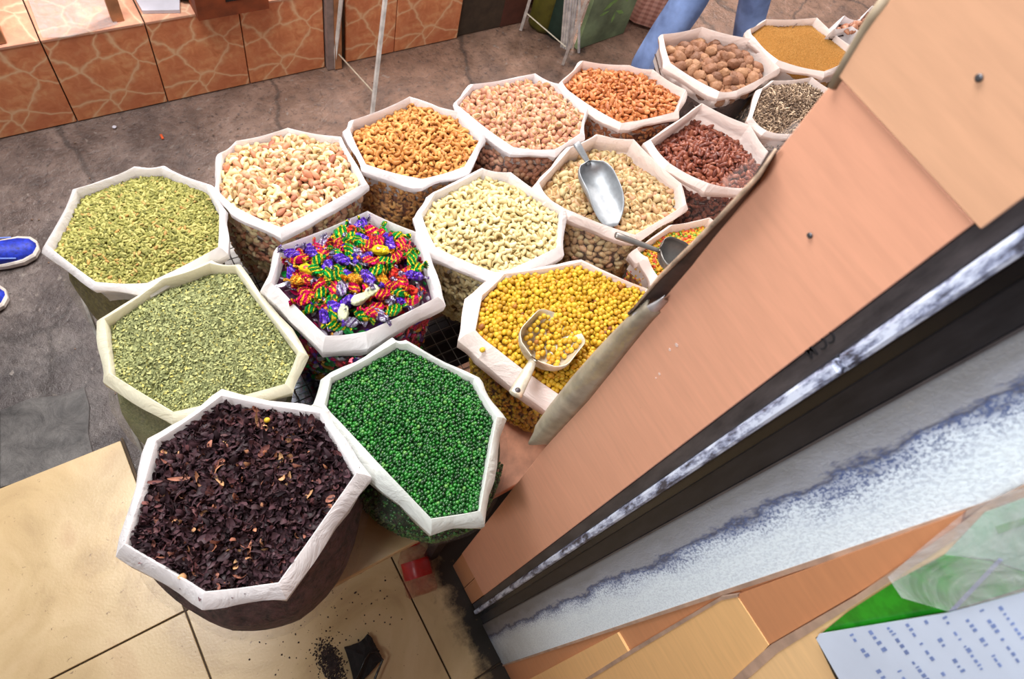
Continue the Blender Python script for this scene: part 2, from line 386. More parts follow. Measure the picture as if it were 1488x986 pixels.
def mesh_np(name, V, T, mi=None, smooth=True):
    me = D.meshes.new(name); me.vertices.add(len(V)); me.vertices.foreach_set('co', V.astype(np.float32).ravel())
    me.loops.add(len(T) * 3); me.loops.foreach_set('vertex_index', T.astype(np.int32).ravel())
    me.polygons.add(len(T)); me.polygons.foreach_set('loop_start', np.arange(0, len(T) * 3, 3, dtype=np.int32))
    me.polygons.foreach_set('loop_total', np.full(len(T), 3, dtype=np.int32))
    if mi is not None: me.polygons.foreach_set('material_index', mi)
    me.polygons.foreach_set('use_smooth', np.full(len(T), smooth)); me.update(calc_edges=True); return me

# ================================================================== THE SETTING
bm = bmesh.new(); box(bm, -4, 7, -1.2, 8, -.12, -.004)
tag(obj('floor', bm, MAT['concrete']), kind='structure')
floor = D.objects['floor']
# cream tiles of the shop front (0.51 m), each its own piece, joints recessed
S0 = .514; GX = -.266; GY = .388
for i in range(-3, 3):
    for j in range(-3, 1):
        x0 = GX + S0 * (i - 0); y0 = GY - S0 * (1 - j) if j < 1 else GY
        x1, y1 = x0 + S0, y0 + S0
        if x0 > .2: x1 = min(x1, .6)
        g = .0022
        t = boxo('floor_tile', x0 + g, x1 - g, y0 + g, y1 - g, -.003, .006 + rng.uniform(-.0005, .0005), MAT['cream'], floor, .0012)
for i in range(-3, 0):                     # the row that reaches out to the street
    x0 = GX + S0 * i; t = boxo('floor_tile', x0 + .0022, x0 + S0 - .0022, GY + .0022, .895, -.003, .006, MAT['cream'], floor, .0012)
joint = boxo('joint_bed', GX - 3 * S0, .5, -1.2, GY, -.0035, -.001, MAT['darkgrout'], floor)
joint = boxo('joint_bed', GX - 3 * S0, GX, GY, .893, -.0035, -.001, MAT['darkgrout'], floor)
boxo('edge_strip', GX, GX + .006, GY, .9, 0, .009, MAT['darkgrout'], floor)
# the smoother grey paving slabs at the kerb
for pts in ([(0, 596), (44, 578), (88, 574), (122, 562), (130, 590), (128, 630), (136, 662), (70, 688), (0, 708)], [(-60, 640), (-60, 600), (-4, 596), (-4, 706), (-60, 730)]):
    prism('paving_slab', [at(x, y, .004) for x, y in pts], (0, 0, -.006), MAT['slab'], floor, .001)

shopm = plain('dark_shop_board', (96, 66, 50), .8)
for nm, b in (('wall_back', (-2.6, .6, -1.3, -1.2, 0, 3.1)), ('wall_left', (-2.7, -2.6, -1.3, .1, 0, 3.1)), ('ceiling', (-2.7, .6, -1.3, .12, 3.1, 3.18))):
    bm = bmesh.new(); box(bm, *b); tag(obj(nm, bm, shopm), kind='structure')
# opposite shop: low wall of printed tiles with a tiled ledge
YW = 2.07; HW = .33; TW = .2985
wall = boxo('wall_opposite', -1.9, 1.66, YW + .012, YW + .6, 0, HW - .01, MAT['darkgrout']); tag(wall, kind='structure')
tile_me = None
def tile_mesh(w, h, mat, flat=False):
    bm = bmesh.new()
    if flat: box(bm, 0, w, 0, h, 0, .01, .0015)
    else: box(bm, 0, w, 0, .012, 0, h, .0015)
    me = D.meshes.new('tile'); bm.to_mesh(me); bm.free(); me.materials.append(mat); return me
tm = tile_mesh(TW - .004, HW - .004, MAT['flag']); tp = tile_mesh(TW - .004, .5, MAT['flagp'], True)
for k in range(-6, 6):
    x0 = -.054 + TW * k
    if x0 + TW > 1.68: continue
    if k == 3: continue
    t = link('wall_tile', tm, None, wall); t.location = (x0 + .002, YW, 0)
    t = link('ledge_tile', tp, None, wall); t.location = (x0 + .002, YW - .002, HW - .006)
k3 = -.054 + TW * 3
for a, b in ((0, .0), (.085, TW)):
    if b > a:
        me = tile_mesh(b - a - .004, HW - .004, MAT['flag']); t = link('wall_tile', me, None, wall); t.location = (k3 + a + .002, YW, 0)
t = link('ledge_tile', tp, None, wall); t.location = (k3 + .002, YW - .002, HW - .006)
bm = bmesh.new(); box(bm, -3.9, 7, 3.6, 3.7, 0, 3); tag(obj('wall_street_back', bm, plain('street_back_brown', (120, 96, 84), .8)), kind='structure')  # plain brown wall closing off the far side of the street
boxo('end_post', 1.66, 1.78, YW + .01, YW + .3, 0, 1.2, MAT['maroon'], wall)
boxo('cable_conduit', .845, .872, YW - .02, YW + .015, 0, .9, plain('grey_trunking', (150, 132, 126), .6), wall)
boxo('wood_batten', .873, .9, YW - .025, YW + .015, 0, .9, MAT['wood'], wall)

# side wall of the shop: boards, shutter rail and plaster, all along the plane x = XW
XW = .384
wr = boxo('wall_right', XW + .02, XW + .1, -1.2, .15, 0, 3.1, MAT['brownlam']); tag(wr, kind='structure')
boxo('laminate_panel', XW, XW + .02, .0405, .157, .205, 1.7585, MAT['salmon'], wr, .0008)
boxo('laminate_panel', XW - .0035, XW + .02, .0355, .1585, 1.7605, 3.1, MAT['salmon2'], wr, .0008)
boxo('foot_panel', XW + .004, XW + .02, .09, .157, 0, .2, MAT['brownlam'], wr)
boxo('foot_panel', XW + .002, XW + .02, .042, .088, .012, .203, MAT['brownlam'], wr)
for px, py, r in ((1177, 342, .0022), (1423, 113, .0021)):
    xx = XW - (.0045 if py < 200 else .001); p = onx(px, py, xx); bm = bmesh.new()
    tube(bm, [p, p + Vector((-.0007, 0, 0)), p + Vector((-.0011, 0, 0))], [r, r, r * .6], 14)
    s = obj('screw', bm, MAT['steel'], wr, True)
bm = bmesh.new()
for x_, y_, r_ in ((983, 501, .0022), (973, 508, .0016), (958, 543, .0016), (953, 549, .001)):
    p = onx(x_, y_, XW - .0004); tube(bm, [p, p + Vector((.0003, 0, 0))], r_, 9)
obj('paint_dab', bm, plain('white_dab', (232, 200, 188), .5), wr)
# shutter guide rail
boxo('rail_face', XW + .001, XW + .02, .0245, .0402, .02, 3.1, MAT['rail'], wr, .001)
bm = bmesh.new()
for a, b in ((.02, 1.62), (1.625, 3.1)): box(bm, XW - .006, XW + .02, .0125, .024, a, b, .0025)
obj('rail_lip', bm, MAT['worn'], wr)
boxo('rail_groove', XW + .014, XW + .02, .003, .0125, .01, 3.1, MAT['blackp'], wr)
boxo('rail_back', XW + .006, XW + .02, -.0185, .003, .01, 3.1, MAT['black'], wr, .0008)
bm = bmesh.new(); box(bm, XW + .001, XW + .02, -.0205, -.0185, .01, 3.1, 0); obj('rail_edge', bm, MAT['rail'], wr)
def wpoly(name, pts, x, mat, th=.012): return prism(name, [onx(a, b, x) for a, b in pts], (th, 0, 0), mat, wr)
# plaster: from the rail to the leaning board edge
pe = [(-.0205, 3.1), (-.0205, 0), (-.1335, 0), (-.099, 1.672), (-.08, 3.1)]
prism('plaster_band', [(XW + .002, y, z) for y, z in pe], (.02, 0, 0), MAT['plaster'], wr)
pg = [(-.099, 1.672), (-.08, 3.1), (-.086, 3.1), (-.1035, 1.672), (-.137, 0), (-.1335, 0)]
prism('sealant_line', [(XW, y, z) for y, z in pg], (.02, 0, 0), MAT['grout'], wr)
prism('cladding_board', [(XW + .003, y, z) for y, z in [(-.137, 0), (-.1035, 1.672), (-.086, 3.1), (-1.2, 3.1), (-1.2, 0)]], (.02, 0, 0), MAT['orange'], wr)
wpoly('cladding_board', [(768, 987), (897, 919), (913, 947), (853, 987), (770, 1035), (700, 1022)], XW - .001, MAT['tan'])
wpoly('cladding_board', [(860, 984), (915, 950), (1047, 869), (1070, 865), (1117, 937), (1084, 976), (980, 1045), (800, 1120)], XW - .004, MAT['tan'])
wpoly('cladding_board', [(1071, 864), (1400, 744), (1392, 776), (1118, 936)], XW - .003, MAT['orange'])
wpoly('edge_trim', [(913, 946), (1047, 867), (1072, 863), (1072, 867), (1048, 872), (916, 951), (856, 988), (850, 986)], XW - .005, MAT['grout'], .004)
wpoly('edge_trim', [(1060, 990), (1118, 938), (1240, 868), (1375, 776), (1440, 728), (1500, 700), (1500, 716), (1400, 776), (1250, 873), (1130, 948), (1082, 990)], XW - .008, MAT['grout'], .004)
wpoly('cladding_board', [(1068, 996), (1126, 950), (1250, 873), (1400, 776), (1500, 712), (1700, 760), (1700, 1240), (1100, 1240)], XW - .007, MAT['yellow'])

# writing scratched in marker on the rail: letters C C M, upside down
def letters(txt, size, M4, mat, parent, name='lettering'):
    cu = D.curves.new(name, 'FONT'); cu.body = txt; cu.size = size; cu.extrude = .0002; cu.offset = size * .012
    o = D.objects.new(name, cu); C.objects.link(o); dg = bpy.context.evaluated_depsgraph_get(); me = D.meshes.new_from_object(o.evaluated_get(dg))
    D.objects.remove(o); me.transform(M4); return link(name, me, mat, parent)
pa = onx(1212, 487, XW); pb = onx(1135, 548, XW); ux = (pb - pa).normalized(); uz = Vector((-1, 0, 0)); uy = uz.cross(ux)
mk = plain('marker_ink', (22, 20, 26), .7)
letters('CC M', .0135, Matrix.Translation(pa + Vector((.0006, 0, 0)) - uy * .006) @ Matrix((ux, uy, uz)).transposed().to_4x4(), mk, wr)

# ================================================================== DISPLAY TABLE
ZT = .76
tb = empty('display_table', (.8, .57, 0), 'low display table of cream slab, brown boards and wire mesh that carries all the sacks', 'table')
def P(o): return setpar(o, tb)
P(prism('table_top', [(-.14, .42, ZT), (-.14, .31, ZT), (-.02, .165, ZT), (.36, .165, ZT), (.36, .42, ZT)], (0, 0, -.025), MAT['creamt'], None, .002))
P(boxo('table_top', .361, 1.95, .17, .42, ZT - .03, ZT - .0008, MAT['pinkboard'], None, .002))
for y0, y1, x0 in ((.421, .436, .33), (.575, .62, .33), (.965, .98, -.15)): P(boxo('frame_board', x0, 1.95, y0, y1, ZT - .06, ZT - .006, MAT['board'], None, .001))
P(boxo('edge_rail', -.146, -.1415, .31, .98, ZT - .02, ZT - .002, plain('dull_rail', (96, 92, 88), .6, 0, 50, .4)))
P(boxo('edge_rail', 1.94, 1.95, .42, .98, ZT - .02, ZT - .002, MAT['wire']))
def meshpanel(x0, x1, y0, y1, z, st, r, mat, rot=0):
    bm = bmesh.new()
    for i in range(int((x1 - x0) / st) + 1):
        x = x0 + i * st; tube(bm, [(x, y0, z), (x, y1, z)], r, 4)
    for i in range(int((y1 - y0) / st) + 1):
        y = y0 + i * st; tube(bm, [(x0, y, z + 2 * r), (x1, y, z + 2 * r)], r, 4)
    o = obj('wire_mesh', bm, mat); o['kind'] = 'stuff'; return P(o)
meshpanel(-.14, .34, .425, .975, ZT - .006, .0245, .0011, MAT['wired'])
meshpanel(.345, 1.94, .425, .975, ZT - .006, .0245, .0009, MAT['wire'])
meshpanel(.35, 1.2, .43, .8, ZT - .09, .0245, .0015, MAT['wired'])
P(boxo('lower_shelf', .345, 1.9, .43, .96, ZT - .17, ZT - .155, MAT['darkboard']))
for x, y in ((.345, .21), (1.9, .2), (-.12, .95), (1.9, .95), (.3, .95)): P(boxo('leg', x - .015, x + .015, y - .012, y + .012, .006, ZT - .03, MAT['darkboard']))
pb_ = boxo('reflector_plate', .02, .335, .438, .60, ZT - .030, ZT - .020, plain('reflector_mirror', (214, 224, 240), .12, 1, 9, .04, .02)); tag(pb_, 'added mirror plate reflecting daylight under the wire mesh beside the crushed leaves', 'reflector')  # added reflector, brings sky brightness under the mesh
P(boxo('lit_ground_panel', -.13, .335, .62, .96, ZT - .030, ZT - .018, plain('lit_ground_grey', (176, 172, 168), .6, 0, 14, .2, .3)))  # added panel, paled to pass for lit concrete seen through the mesh

# ================================================================== SACKS
def resample(poly, n):
    out = []; corner = []
    for i, p in enumerate(poly):
        q = poly[(i + 1) % len(poly)]
        for k in range(n):
            out.append(p + (q - p) * (k / n)); corner.append(k == 0)
    return np.array(out), corner
def inside_ratio(poly, P, c):
    """0 at the centre, 1 on the outline"""
    d = P - c; ang = np.arctan2(d[:, 1], d[:, 0]); rr = np.linalg.norm(d, axis=1)
    q = poly - c; m = len(poly); best = np.full(len(P), 1e9)
    u = np.stack([np.cos(ang), np.sin(ang)], 1)
    for i in range(m):
        a = q[i]; e = q[(i + 1) % m] - a
        den = u[:, 0] * e[1] - u[:, 1] * e[0]; den = np.where(abs(den) < 1e-9, 1e-9, den)
        t = (a[0] * e[1] - a[1] * e[0]) / den; s = (a[0] * u[:, 1] - a[1] * u[:, 0]) / den
        ok = (s >= -1e-6) & (s <= 1 + 1e-6) & (t > 0); best = np.where(ok & (t < best), t, best)
    return rr / best
CAMP = np.array([0, 0, HC])
class Sack:
    def __init__(s, px, label, zr=1.0, fold='fold', film_='film', cuff=.045, flare=.016, base=(0, 0), bs=1.02, name='sack', core=None):
        s.zr = zr; s.poly = np.array([list(at(x, y, zr))[:2] for x, y in px])
        area2 = sum(s.poly[i][0] * s.poly[(i + 1) % len(px)][1] - s.poly[(i + 1) % len(px)][0] * s.poly[i][1] for i in range(len(px)))
        if area2 < 0: s.poly = s.poly[::-1]
        s.c = (s.poly.max(0) + s.poly.min(0)) / 2; s.base = np.array(base); s.bs = bs
        s.root = empty(name, (s.c[0] + base[0], s.c[1] + base[1], ZT), label, 'sack', None)
        n = 7; ring, corner = resample(s.poly, n); m = len(ring); s.ring = ring
        q = ring - s.c; dist = np.linalg.norm(q, axis=1); dirs = q / dist[:, None]; mean = dist.mean(); s.mean = mean
        ph = rng.uniform(0, 9)
        cz = []; cf = []                   # every fold edge sits at its own height and hangs its own length
        K = len(s.poly); hz = rng.uniform(-.004, .004, K); hf = rng.uniform(.75, 1.3, K); ho = rng.uniform(-.003, .004, K)
        for i in range(m):
            e, t = i // n, (i % n) / n; cz.append(hz[e] * (1 - t) + hz[(e + 1) % K] * t - .004 * math.sin(PI * t)); cf.append((hf[e], ho[e] * (1 - t) + ho[(e + 1) % K] * t))
        def loop(z, off, wob=0, rnd=0, sc=1.0, shift=(0, 0)):
            r = dist * (1 - rnd) + mean * rnd
            out = []
            for i in range(m):
                w = wob * noise.noise(Vector((ring[i][0] * 22 + ph, ring[i][1] * 22, z * 14)))
                rr = r[i] * sc + off + w
                out.append((s.c[0] + dirs[i][0] * rr + shift[0], s.c[1] + dirs[i][1] * rr + shift[1], z + wob * .7 * noise.noise(Vector((ring[i][0] * 13, ring[i][1] * 13 + ph, 3 * z)))))
            return out
        def cuffed(z, off, wob, k):        # k = 0 at the top fold, 1 at the cuff hem
            L = loop(z, off, wob); o2 = []
            for i, p in enumerate(L):
                dz = cz[i] + (-(cf[i][0] - 1) * cuff * k); e = dirs[i] * cf[i][1] * k
                ro = 1.0; t = (i % n) / n; pinch = -.004 * k * math.sin(PI * t)
                o2.append((p[0] + e[0] + dirs[i][0] * pinch, p[1] + e[1] + dirs[i][1] * pinch, p[2] + dz))
            return o2
        # folded cuff
        zt = zr
        loops = [loop(zt - .075, -.006, .002), loop(zt - .03, -.004, .002), cuffed(zt - .002, -.0015, .0006, 0), cuffed(zt, .0, .0, 0), cuffed(zt - .003, .003, .001, .05),
                 cuffed(zt - cuff * .22, flare * .62, .004, .2), cuffed(zt - cuff * .55, flare * 1.08, .007, .5), cuffed(zt - cuff, flare, .008, 1), cuffed(zt - cuff - .001, flare - .003, .008, 1), cuffed(zt - cuff * .6, flare * .4, .003, .6)]
        bm = bmesh.new(); R_ = [[bm.verts.new(p) for p in L] for L in loops]
        for a, b in zip(R_, R_[1:]):
            for i in range(m): bm.faces.new((a[i], b[i], b[(i + 1) % m], a[(i + 1) % m]))
        for e in bm.edges:
            i0 = e.verts[0].index
        bm.verts.index_update(); bm.edges.ensure_lookup_table()
        for f in bm.faces: f.smooth = True
        for e in bm.edges:
            i, j = e.verts[0].index % m, e.verts[1].index % m
            if i == j and corner[i]: e.smooth = False
        for i in range(m):
            e = bm.edges.get((R_[3][i], R_[3][(i + 1) % m])); e.smooth = False
            e = bm.edges.get((R_[6][i], R_[6][(i + 1) % m])); e.smooth = False
        s.rim = setpar(obj('folded_rim', bm, MAT[fold]), s.root)
        # body of the bag
        s.hb = [(zr - .034, .002, .0, 1.0), (zr - .07, .004, .25, .99), (ZT + .13, .006, .6, bs), (ZT + .05, .002, .8, bs), (ZT + .015, -.006, .9, bs * .985), (ZT + .002, -.03, 1, bs * .97)]
        def shift(z): k = (zr - z) / (zr - ZT); return s.base * k
        bm = bmesh.new(); Ls = [loop(z, off, .004 if 0 < k < 5 else 0, rn, sc, shift(z)) for k, (z, off, rn, sc) in enumerate(s.hb)]
        Ls[-1] = [(x, y, ZT + .002) for x, y, z in Ls[-1]]
        R_ = [[bm.verts.new(p) for p in L] for L in Ls]
        for a, b in zip(R_, R_[1:]):
            for i in range(m): bm.faces.new((a[i], b[i], b[(i + 1) % m], a[(i + 1) % m]))
        bm.faces.new(R_[-1][::-1]); bmesh.ops.recalc_face_normals(bm, faces=bm.faces[:])
        s.body = setpar(obj('bag_body', bm, MAT[film_], None, True), s.root); s.dist = dist; s.dirs = dirs; s.shift = shift; s.m = m
    def radius(s, z):                      # outline of the bag body at height z -> per-direction radius
        h = s.hb; zs = [a[0] for a in h]
        for (z0, o0, r0, s0), (z1, o1, r1, s1) in zip(h, h[1:]):
            if z1 <= z <= z0:
                k = (z0 - z) / (z0 - z1); off, rn, sc = o0 + (o1 - o0) * k, r0 + (r1 - r0) * k, s0 + (s1 - s0) * k
                return (s.dist * (1 - rn) + s.mean * rn) * sc + off
        return s.dist
    def top(s, P2, d, mound, skew=(0, 0)):
        r = np.clip(inside_ratio(s.poly, P2, s.c), 0, 1.02)
        lump = np.array([noise.noise(Vector((p[0] * 14, p[1] * 14, 1))) for p in P2]) * .006
        return s.zr - d + mound * (1 - r ** 2) + lump + (P2 - s.c) @ np.array(skew), r
    def core(s, d, mound, skew, mat, inset=.012, name='bed'):
        """solid heap under the loose pieces: top disc + wall"""
        V = []; T = []; K = 14; m = s.m
        for k in range(K + 1):
            f = k / K * .985
            Pk = s.c + s.dirs * (s.dist * f)[:, None] * (1 - .0 * f)
            z, _ = s.top(Pk, d, mound, skew)
            V += [(p[0] * 1, p[1], zz) for p, zz in zip(Pk, z)]
        zs = np.linspace(s.zr - max(d, .036) - .015, ZT + .006, 8)
        for z in zs:
            r = s.radius(z) - inset; sh = s.shift(z)
            V += [(s.c[0] + s.dirs[i][0] * r[i] + sh[0], s.c[1] + s.dirs[i][1] * r[i] + sh[1], z) for i in range(m)]
        L = K + 1 + len(zs)
        for k in range(L - 1):
            for i in range(m):
                a, b = k * m + i, k * m + (i + 1) % m; T += [(a, a + m, b + m), (a, b + m, b)]
        return np.array(V), np.array(T)
    def pts(s, sp, jit=.33, inset=.965):
        lo, hi = s.poly.min(0), s.poly.max(0); out = []
        ny = int((hi[1] - lo[1]) / (sp * .866)) + 2
        for j in range(ny):
            xs = np.arange(lo[0] + (sp / 2 if j % 2 else 0), hi[0] + sp, sp)
            out += [(x, lo[1] + j * sp * .866) for x in xs]
        out = np.array(out) + rng.uniform(-jit, jit, (len(out), 2)) * sp
        return out[inside_ratio(s.poly, out, s.c) < inset]
    def wall(s, sp):
        """points and normals on the side of the heap that a viewer on the shop side can see"""
        Pn, Nn = [], []
        zs = np.arange(ZT + .012, s.zr - .04, sp * .9)
        for z in zs:
            r = s.radius(z) - .007; sh = s.shift(z); X = s.c + s.dirs * r[:, None] + sh
            for i in range(s.m):
                a, b = X[i], X[(i + 1) % s.m]; L = np.linalg.norm(b - a); k = L / sp
                k = int(k) + (rng.random() < k - int(k))
                for _ in range(k):
                    t = rng.random(); p = a + (b - a) * t; nn = s.dirs[i]
                    to = CAMP - np.array([p[0], p[1], z])
                    if nn @ to[:2] / np.linalg.norm(to[:2]) < -.35: continue
                    Pn.append((p[0], p[1], z + rng.uniform(-.4, .4) * sp)); Nn.append((nn[0], nn[1], 0))
        if not Pn: return np.zeros((0, 3)), np.zeros((0, 3))
        return np.array(Pn), np.array(Nn)

CAND = {}                                  # kind -> candidate pieces of the top layers; the 300 that show largest become objects
JOBS = []
def heap(s, stuff_name, stuff_label, stuff_cat, temps, sp, d, mound, mats, bedmat, skew=(0, 0), tilt=.5, indiv=None, sidesp=None, side_temps=None, layers=2, lift=.35, size=.01, sidesc=1, inset=.965, names=None, scvar=.12):
    """temps: list of templates; mats: list of (object material, heap material). indiv: list of (name,label,category,group) per template."""
    parts = []; V, T = s.core(d + size * .35, mound, skew, None); parts.append((V, T, 0))
    mlist = [bedmat] + [m[1] for m in mats] + [KERN]; kern = len(mlist) - 1; job = dict(parts=parts, mlist=mlist, name=stuff_name, label=stuff_label, cat=stuff_cat, kern=kern); JOBS.append(job)
    for L in range(layers):
        P2 = s.pts(sp, inset=inset); z, r = s.top(P2, d, mound, skew)
        z = z + (lift * size if L == layers - 1 else -.15 * size) + rng.uniform(-.22, .22, len(P2)) * size
        P3 = np.column_stack([P2, z]); kind = rng.integers(0, len(temps), len(P3)) if names is None else rng.choice(len(temps), len(P3), p=names)
        Q, e = rots(len(P3), tilt); sc = rng.normal(1, scvar, len(P3)).clip(.7, 1.35)
        if L == layers - 1 and indiv:
            for i in range(len(P3)):
                k = int(kind[i]); CAND.setdefault(indiv[k][0], []).append((float(np.linalg.norm(P3[i] - CAMP)), len(CAND.get(indiv[k][0], [])), temps[k], P3[i], Q[i], float(sc[i]), indiv[k], mats[k][0], job, k + 1))
            continue
        for k in range(len(temps)):
            ii = np.where(kind == k)[0]
            if len(ii): parts.append((*scatter_arrays(temps[k], P3[ii], Q[ii], sc[ii]), mis(temps[k], len(ii), k + 1, kern)))
    if sidesp:
        PW, NW = s.wall(sidesp); kind = rng.integers(0, len(temps), len(PW)); Q, e = rots(len(PW), .35, NW); st = side_temps or temps
        sc = rng.normal(1, .1, len(PW)).clip(.7, 1.3) * sidesc
        for k in range(len(temps)):
            ii = np.where(kind == k)[0]
            if len(ii): parts.append((*scatter_arrays(st[k], PW[ii], Q[ii], sc[ii]), mis(st[k], len(ii), k + 1, kern)))
def mis(temp, n, k, kern):
    return np.tile(np.where(temp[2] == 1, kern, k), n).astype(np.int32) if len(temp) > 2 else k
def finish_heaps():
    for kind, L in CAND.items():
        L.sort(key=lambda a: (a[0], a[1])); seen = {}
        for n_, (dd, _, temp, p, q, sc, (nm, lab, cat, grp), mat, job, k) in enumerate(L):
            if n_ < (230 if kind == 'chickpea' else 300):
                o = D.objects.new(nm, TM(temp, nm, mat)); C.objects.link(o)
                o.matrix_world = Matrix.Translation(p) @ Matrix([list(map(float, r)) for r in q]).to_4x4() @ Matrix.Scale(sc, 4)
                o['label'] = lab; o['category'] = cat; o['group'] = grp
            else: job.setdefault('rest', {}).setdefault((id(temp[0]), k), [temp, []])[1].append((p, q, sc))
    for j in JOBS:
        for (_, k), (temp, it) in j.get('rest', {}).items():
            j['parts'].append((*scatter_arrays(temp, np.array([a[0] for a in it]), np.array([a[1] for a in it]), np.array([a[2] for a in it])), mis(temp, len(it), k, j['kern'])))
        V, T, mi = join_arrays(j['parts']); o = link(j['name'], mesh_np(j['name'], V, T, mi), j['mlist']); tag(o, j['label'], j['cat'], None, 'stuff')
KERN = plain('nut_kernel', (146, 112, 66), .7, 0, 200, .3)
_tm = {}
def TM(temp, nm, mat):
    k = (id(temp[0]), mat.name)
    if k not in _tm:
        me = mesh_np(nm, temp[0], temp[1], temp[2] if len(temp) > 2 else None); me.materials.append(mat); me.materials.append(KERN); _tm[k] = (me, temp)
    return _tm[k][0]
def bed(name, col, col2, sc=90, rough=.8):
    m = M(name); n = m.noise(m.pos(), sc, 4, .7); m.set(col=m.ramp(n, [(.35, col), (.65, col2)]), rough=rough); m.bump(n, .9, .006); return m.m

# --- 1 hibiscus (dark purple petals), front left
s1 = Sack([(180, 790), (226, 640), (322, 574), (466, 600), (518, 688), (405, 847), (297, 860)], 'clear plastic sack of dark purple dried petals with white rim, nearest the bottom left', 1.03, 'fold', 'filmhaze', cuff=.048, flare=.017, base=(.004, -.026), bs=1.17)
pm = piece_mats('hibiscus', [(0, (38, 22, 28)), (.3, (62, 38, 46)), (.6, (86, 52, 60)), (.8, (52, 32, 36)), (.93, (118, 66, 68)), (.972, (206, 128, 92)), (1, (226, 170, 112))], .6, 300)
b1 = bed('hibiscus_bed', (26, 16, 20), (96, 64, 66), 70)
heap(s1, 'dried_hibiscus', 'dark purple dried flower petals with tan flecks filling the nearest sack', 'dried petals', [t_petal(.017, .0042, 2.4), t_petal(.012, .003, 3.4), t_petal(.020, .0028, 1.6), t_petal(.010, .0045, 1.2)], .0062, .022, .012, [pm] * 4, b1, tilt=1.0, layers=2, size=.006, scvar=.3, lift=.7)
# --- 2 pale green crushed leaves
s2 = Sack([(150, 462), (237, 405), (305, 383), (342, 384), (434, 508), (415, 558), (252, 600), (158, 541)], 'milky plastic sack of crushed pale green leaves with cream rim, left of the sweets', 1.0, 'foldcream', 'filmmilky', cuff=.036, flare=.014, base=(-.022, -.012), bs=1.1)
pm = piece_mats('crushed_leaf', [(0, (118, 124, 74)), (.35, (150, 156, 96)), (.7, (172, 176, 112)), (.92, (196, 196, 120)), (1, (206, 192, 90))], .8, 300)
b2 = bed('crushed_leaf_bed', (96, 104, 62), (150, 152, 98), 240)
heap(s2, 'crushed_leaves', 'crushed pale green dried leaves filling the cream rimmed sack', 'dried leaves', [t_leaf(.0062), t_leaf(.0048), t_seed(.006)], .0038, .024, .02, [pm] * 3, b2, tilt=.55, layers=2, size=.003, names=[.45, .45, .1], scvar=.3)
# --- 3 green pods (cardamom)
s3 = Sack([(66, 355), (109, 274), (194, 243), (234, 242), (302, 270), (319, 300), (318, 358), (214, 412), (137, 408)], 'clear plastic sack of small green seed pods with a white folded rim, farthest left', 1.0, 'fold', 'filmmilky', cuff=.028, flare=.011, base=(-.012, 0), bs=1.06)
pm = piece_mats('green_pod', [(0, (104, 104, 34)), (.3, (138, 136, 54)), (.65, (164, 158, 72)), (.93, (190, 182, 98)), (.985, (178, 130, 60)), (1, (206, 156, 70))], .65, 250)
b3 = bed('green_pod_bed', (74, 70, 26), (128, 118, 56), 160)
heap(s3, 'green_seed_pods', 'small dry green seed pods filling the leftmost sack', 'seed pods', [t_pod(.0105), t_pod(.009)], .0048, .026, .022, [pm] * 2, b3, tilt=.4, layers=2, size=.004)
# --- 4 mixed nuts
s4 = Sack([(314, 276), (321, 222), (344, 203), (418, 185), (494, 199), (530, 265), (408, 329), (342, 300)], 'clear plastic sack of mixed cashews, pistachios and almonds behind the sack of sweets', 1.0, cuff=.024, flare=.009)
pmA = piece_mats('mixed_cashew', [(0, (228, 196, 128)), (.6, (246, 220, 156)), (1, (250, 232, 180))], .5)
pmB = piece_mats('mixed_pistachio', [(0, (206, 144, 104)), (.5, (222, 168, 126)), (1, (206, 176, 120))], .5)
pmC = piece_mats('mixed_almond', [(0, (204, 118, 78)), (.5, (222, 146, 102)), (1, (168, 92, 62))], .5)
b4 = bed('mixed_nut_bed', (110, 68, 44), (176, 126, 84))
MG = 'mixed nuts heaped in the sack behind the sweets'
heap(s4, 'mixed_nuts', 'lower layer of mixed nuts showing through the side of the sack behind the sweets', 'nuts', [t_cashew(), t_pist(), t_almond()], .0122, .024, .018, [pmA, pmB, pmC], b4, indiv=[
  ('cashew_nut', 'pale curved cashew in the mixed nut heap behind the sweets', 'nut', 'cashews in the mixed nut sack'), ('pistachio_nut', 'pinkish beige pistachio in the mixed nut heap behind the sweets', 'nut', 'pistachios in the mixed nut sack'), ('almond', 'smooth orange brown almond in the mixed nut heap behind the sweets', 'nut', 'almonds in the mixed nut sack')],
  sidesp=.0112, side_temps=[t_cashew(lo=True), t_pist(lo=True), t_almond(lo=True)], layers=2, size=.011, names=[.42, .33, .25])
# --- 5 orange cashews
s5 = Sack([(507, 187), (514, 176), (596, 140), (666, 161), (701, 196), (676, 240), (613, 260), (531, 238)], 'clear plastic sack of orange roasted cashews, back row left of the pinkish pistachios', 1.0, cuff=.024, flare=.009)
pm = piece_mats('orange_cashew', [(0, (190, 112, 42)), (.5, (216, 142, 62)), (1, (228, 166, 84))], .5)
b5 = bed('orange_cashew_bed', (112, 58, 24), (170, 96, 44))
heap(s5, 'orange_cashews', 'lower layer of orange roasted cashews behind the side of their sack', 'nuts', [t_cashew(.021), t_cashew(.018)], .0112, .024, .018, [pm] * 2, b5, indiv=[('cashew_nut', 'orange roasted cashew heaped in the back row sack', 'nut', 'orange roasted cashews')] * 2, sidesp=.0112, side_temps=[t_cashew(.021, True), t_cashew(.018, True)], size=.01)
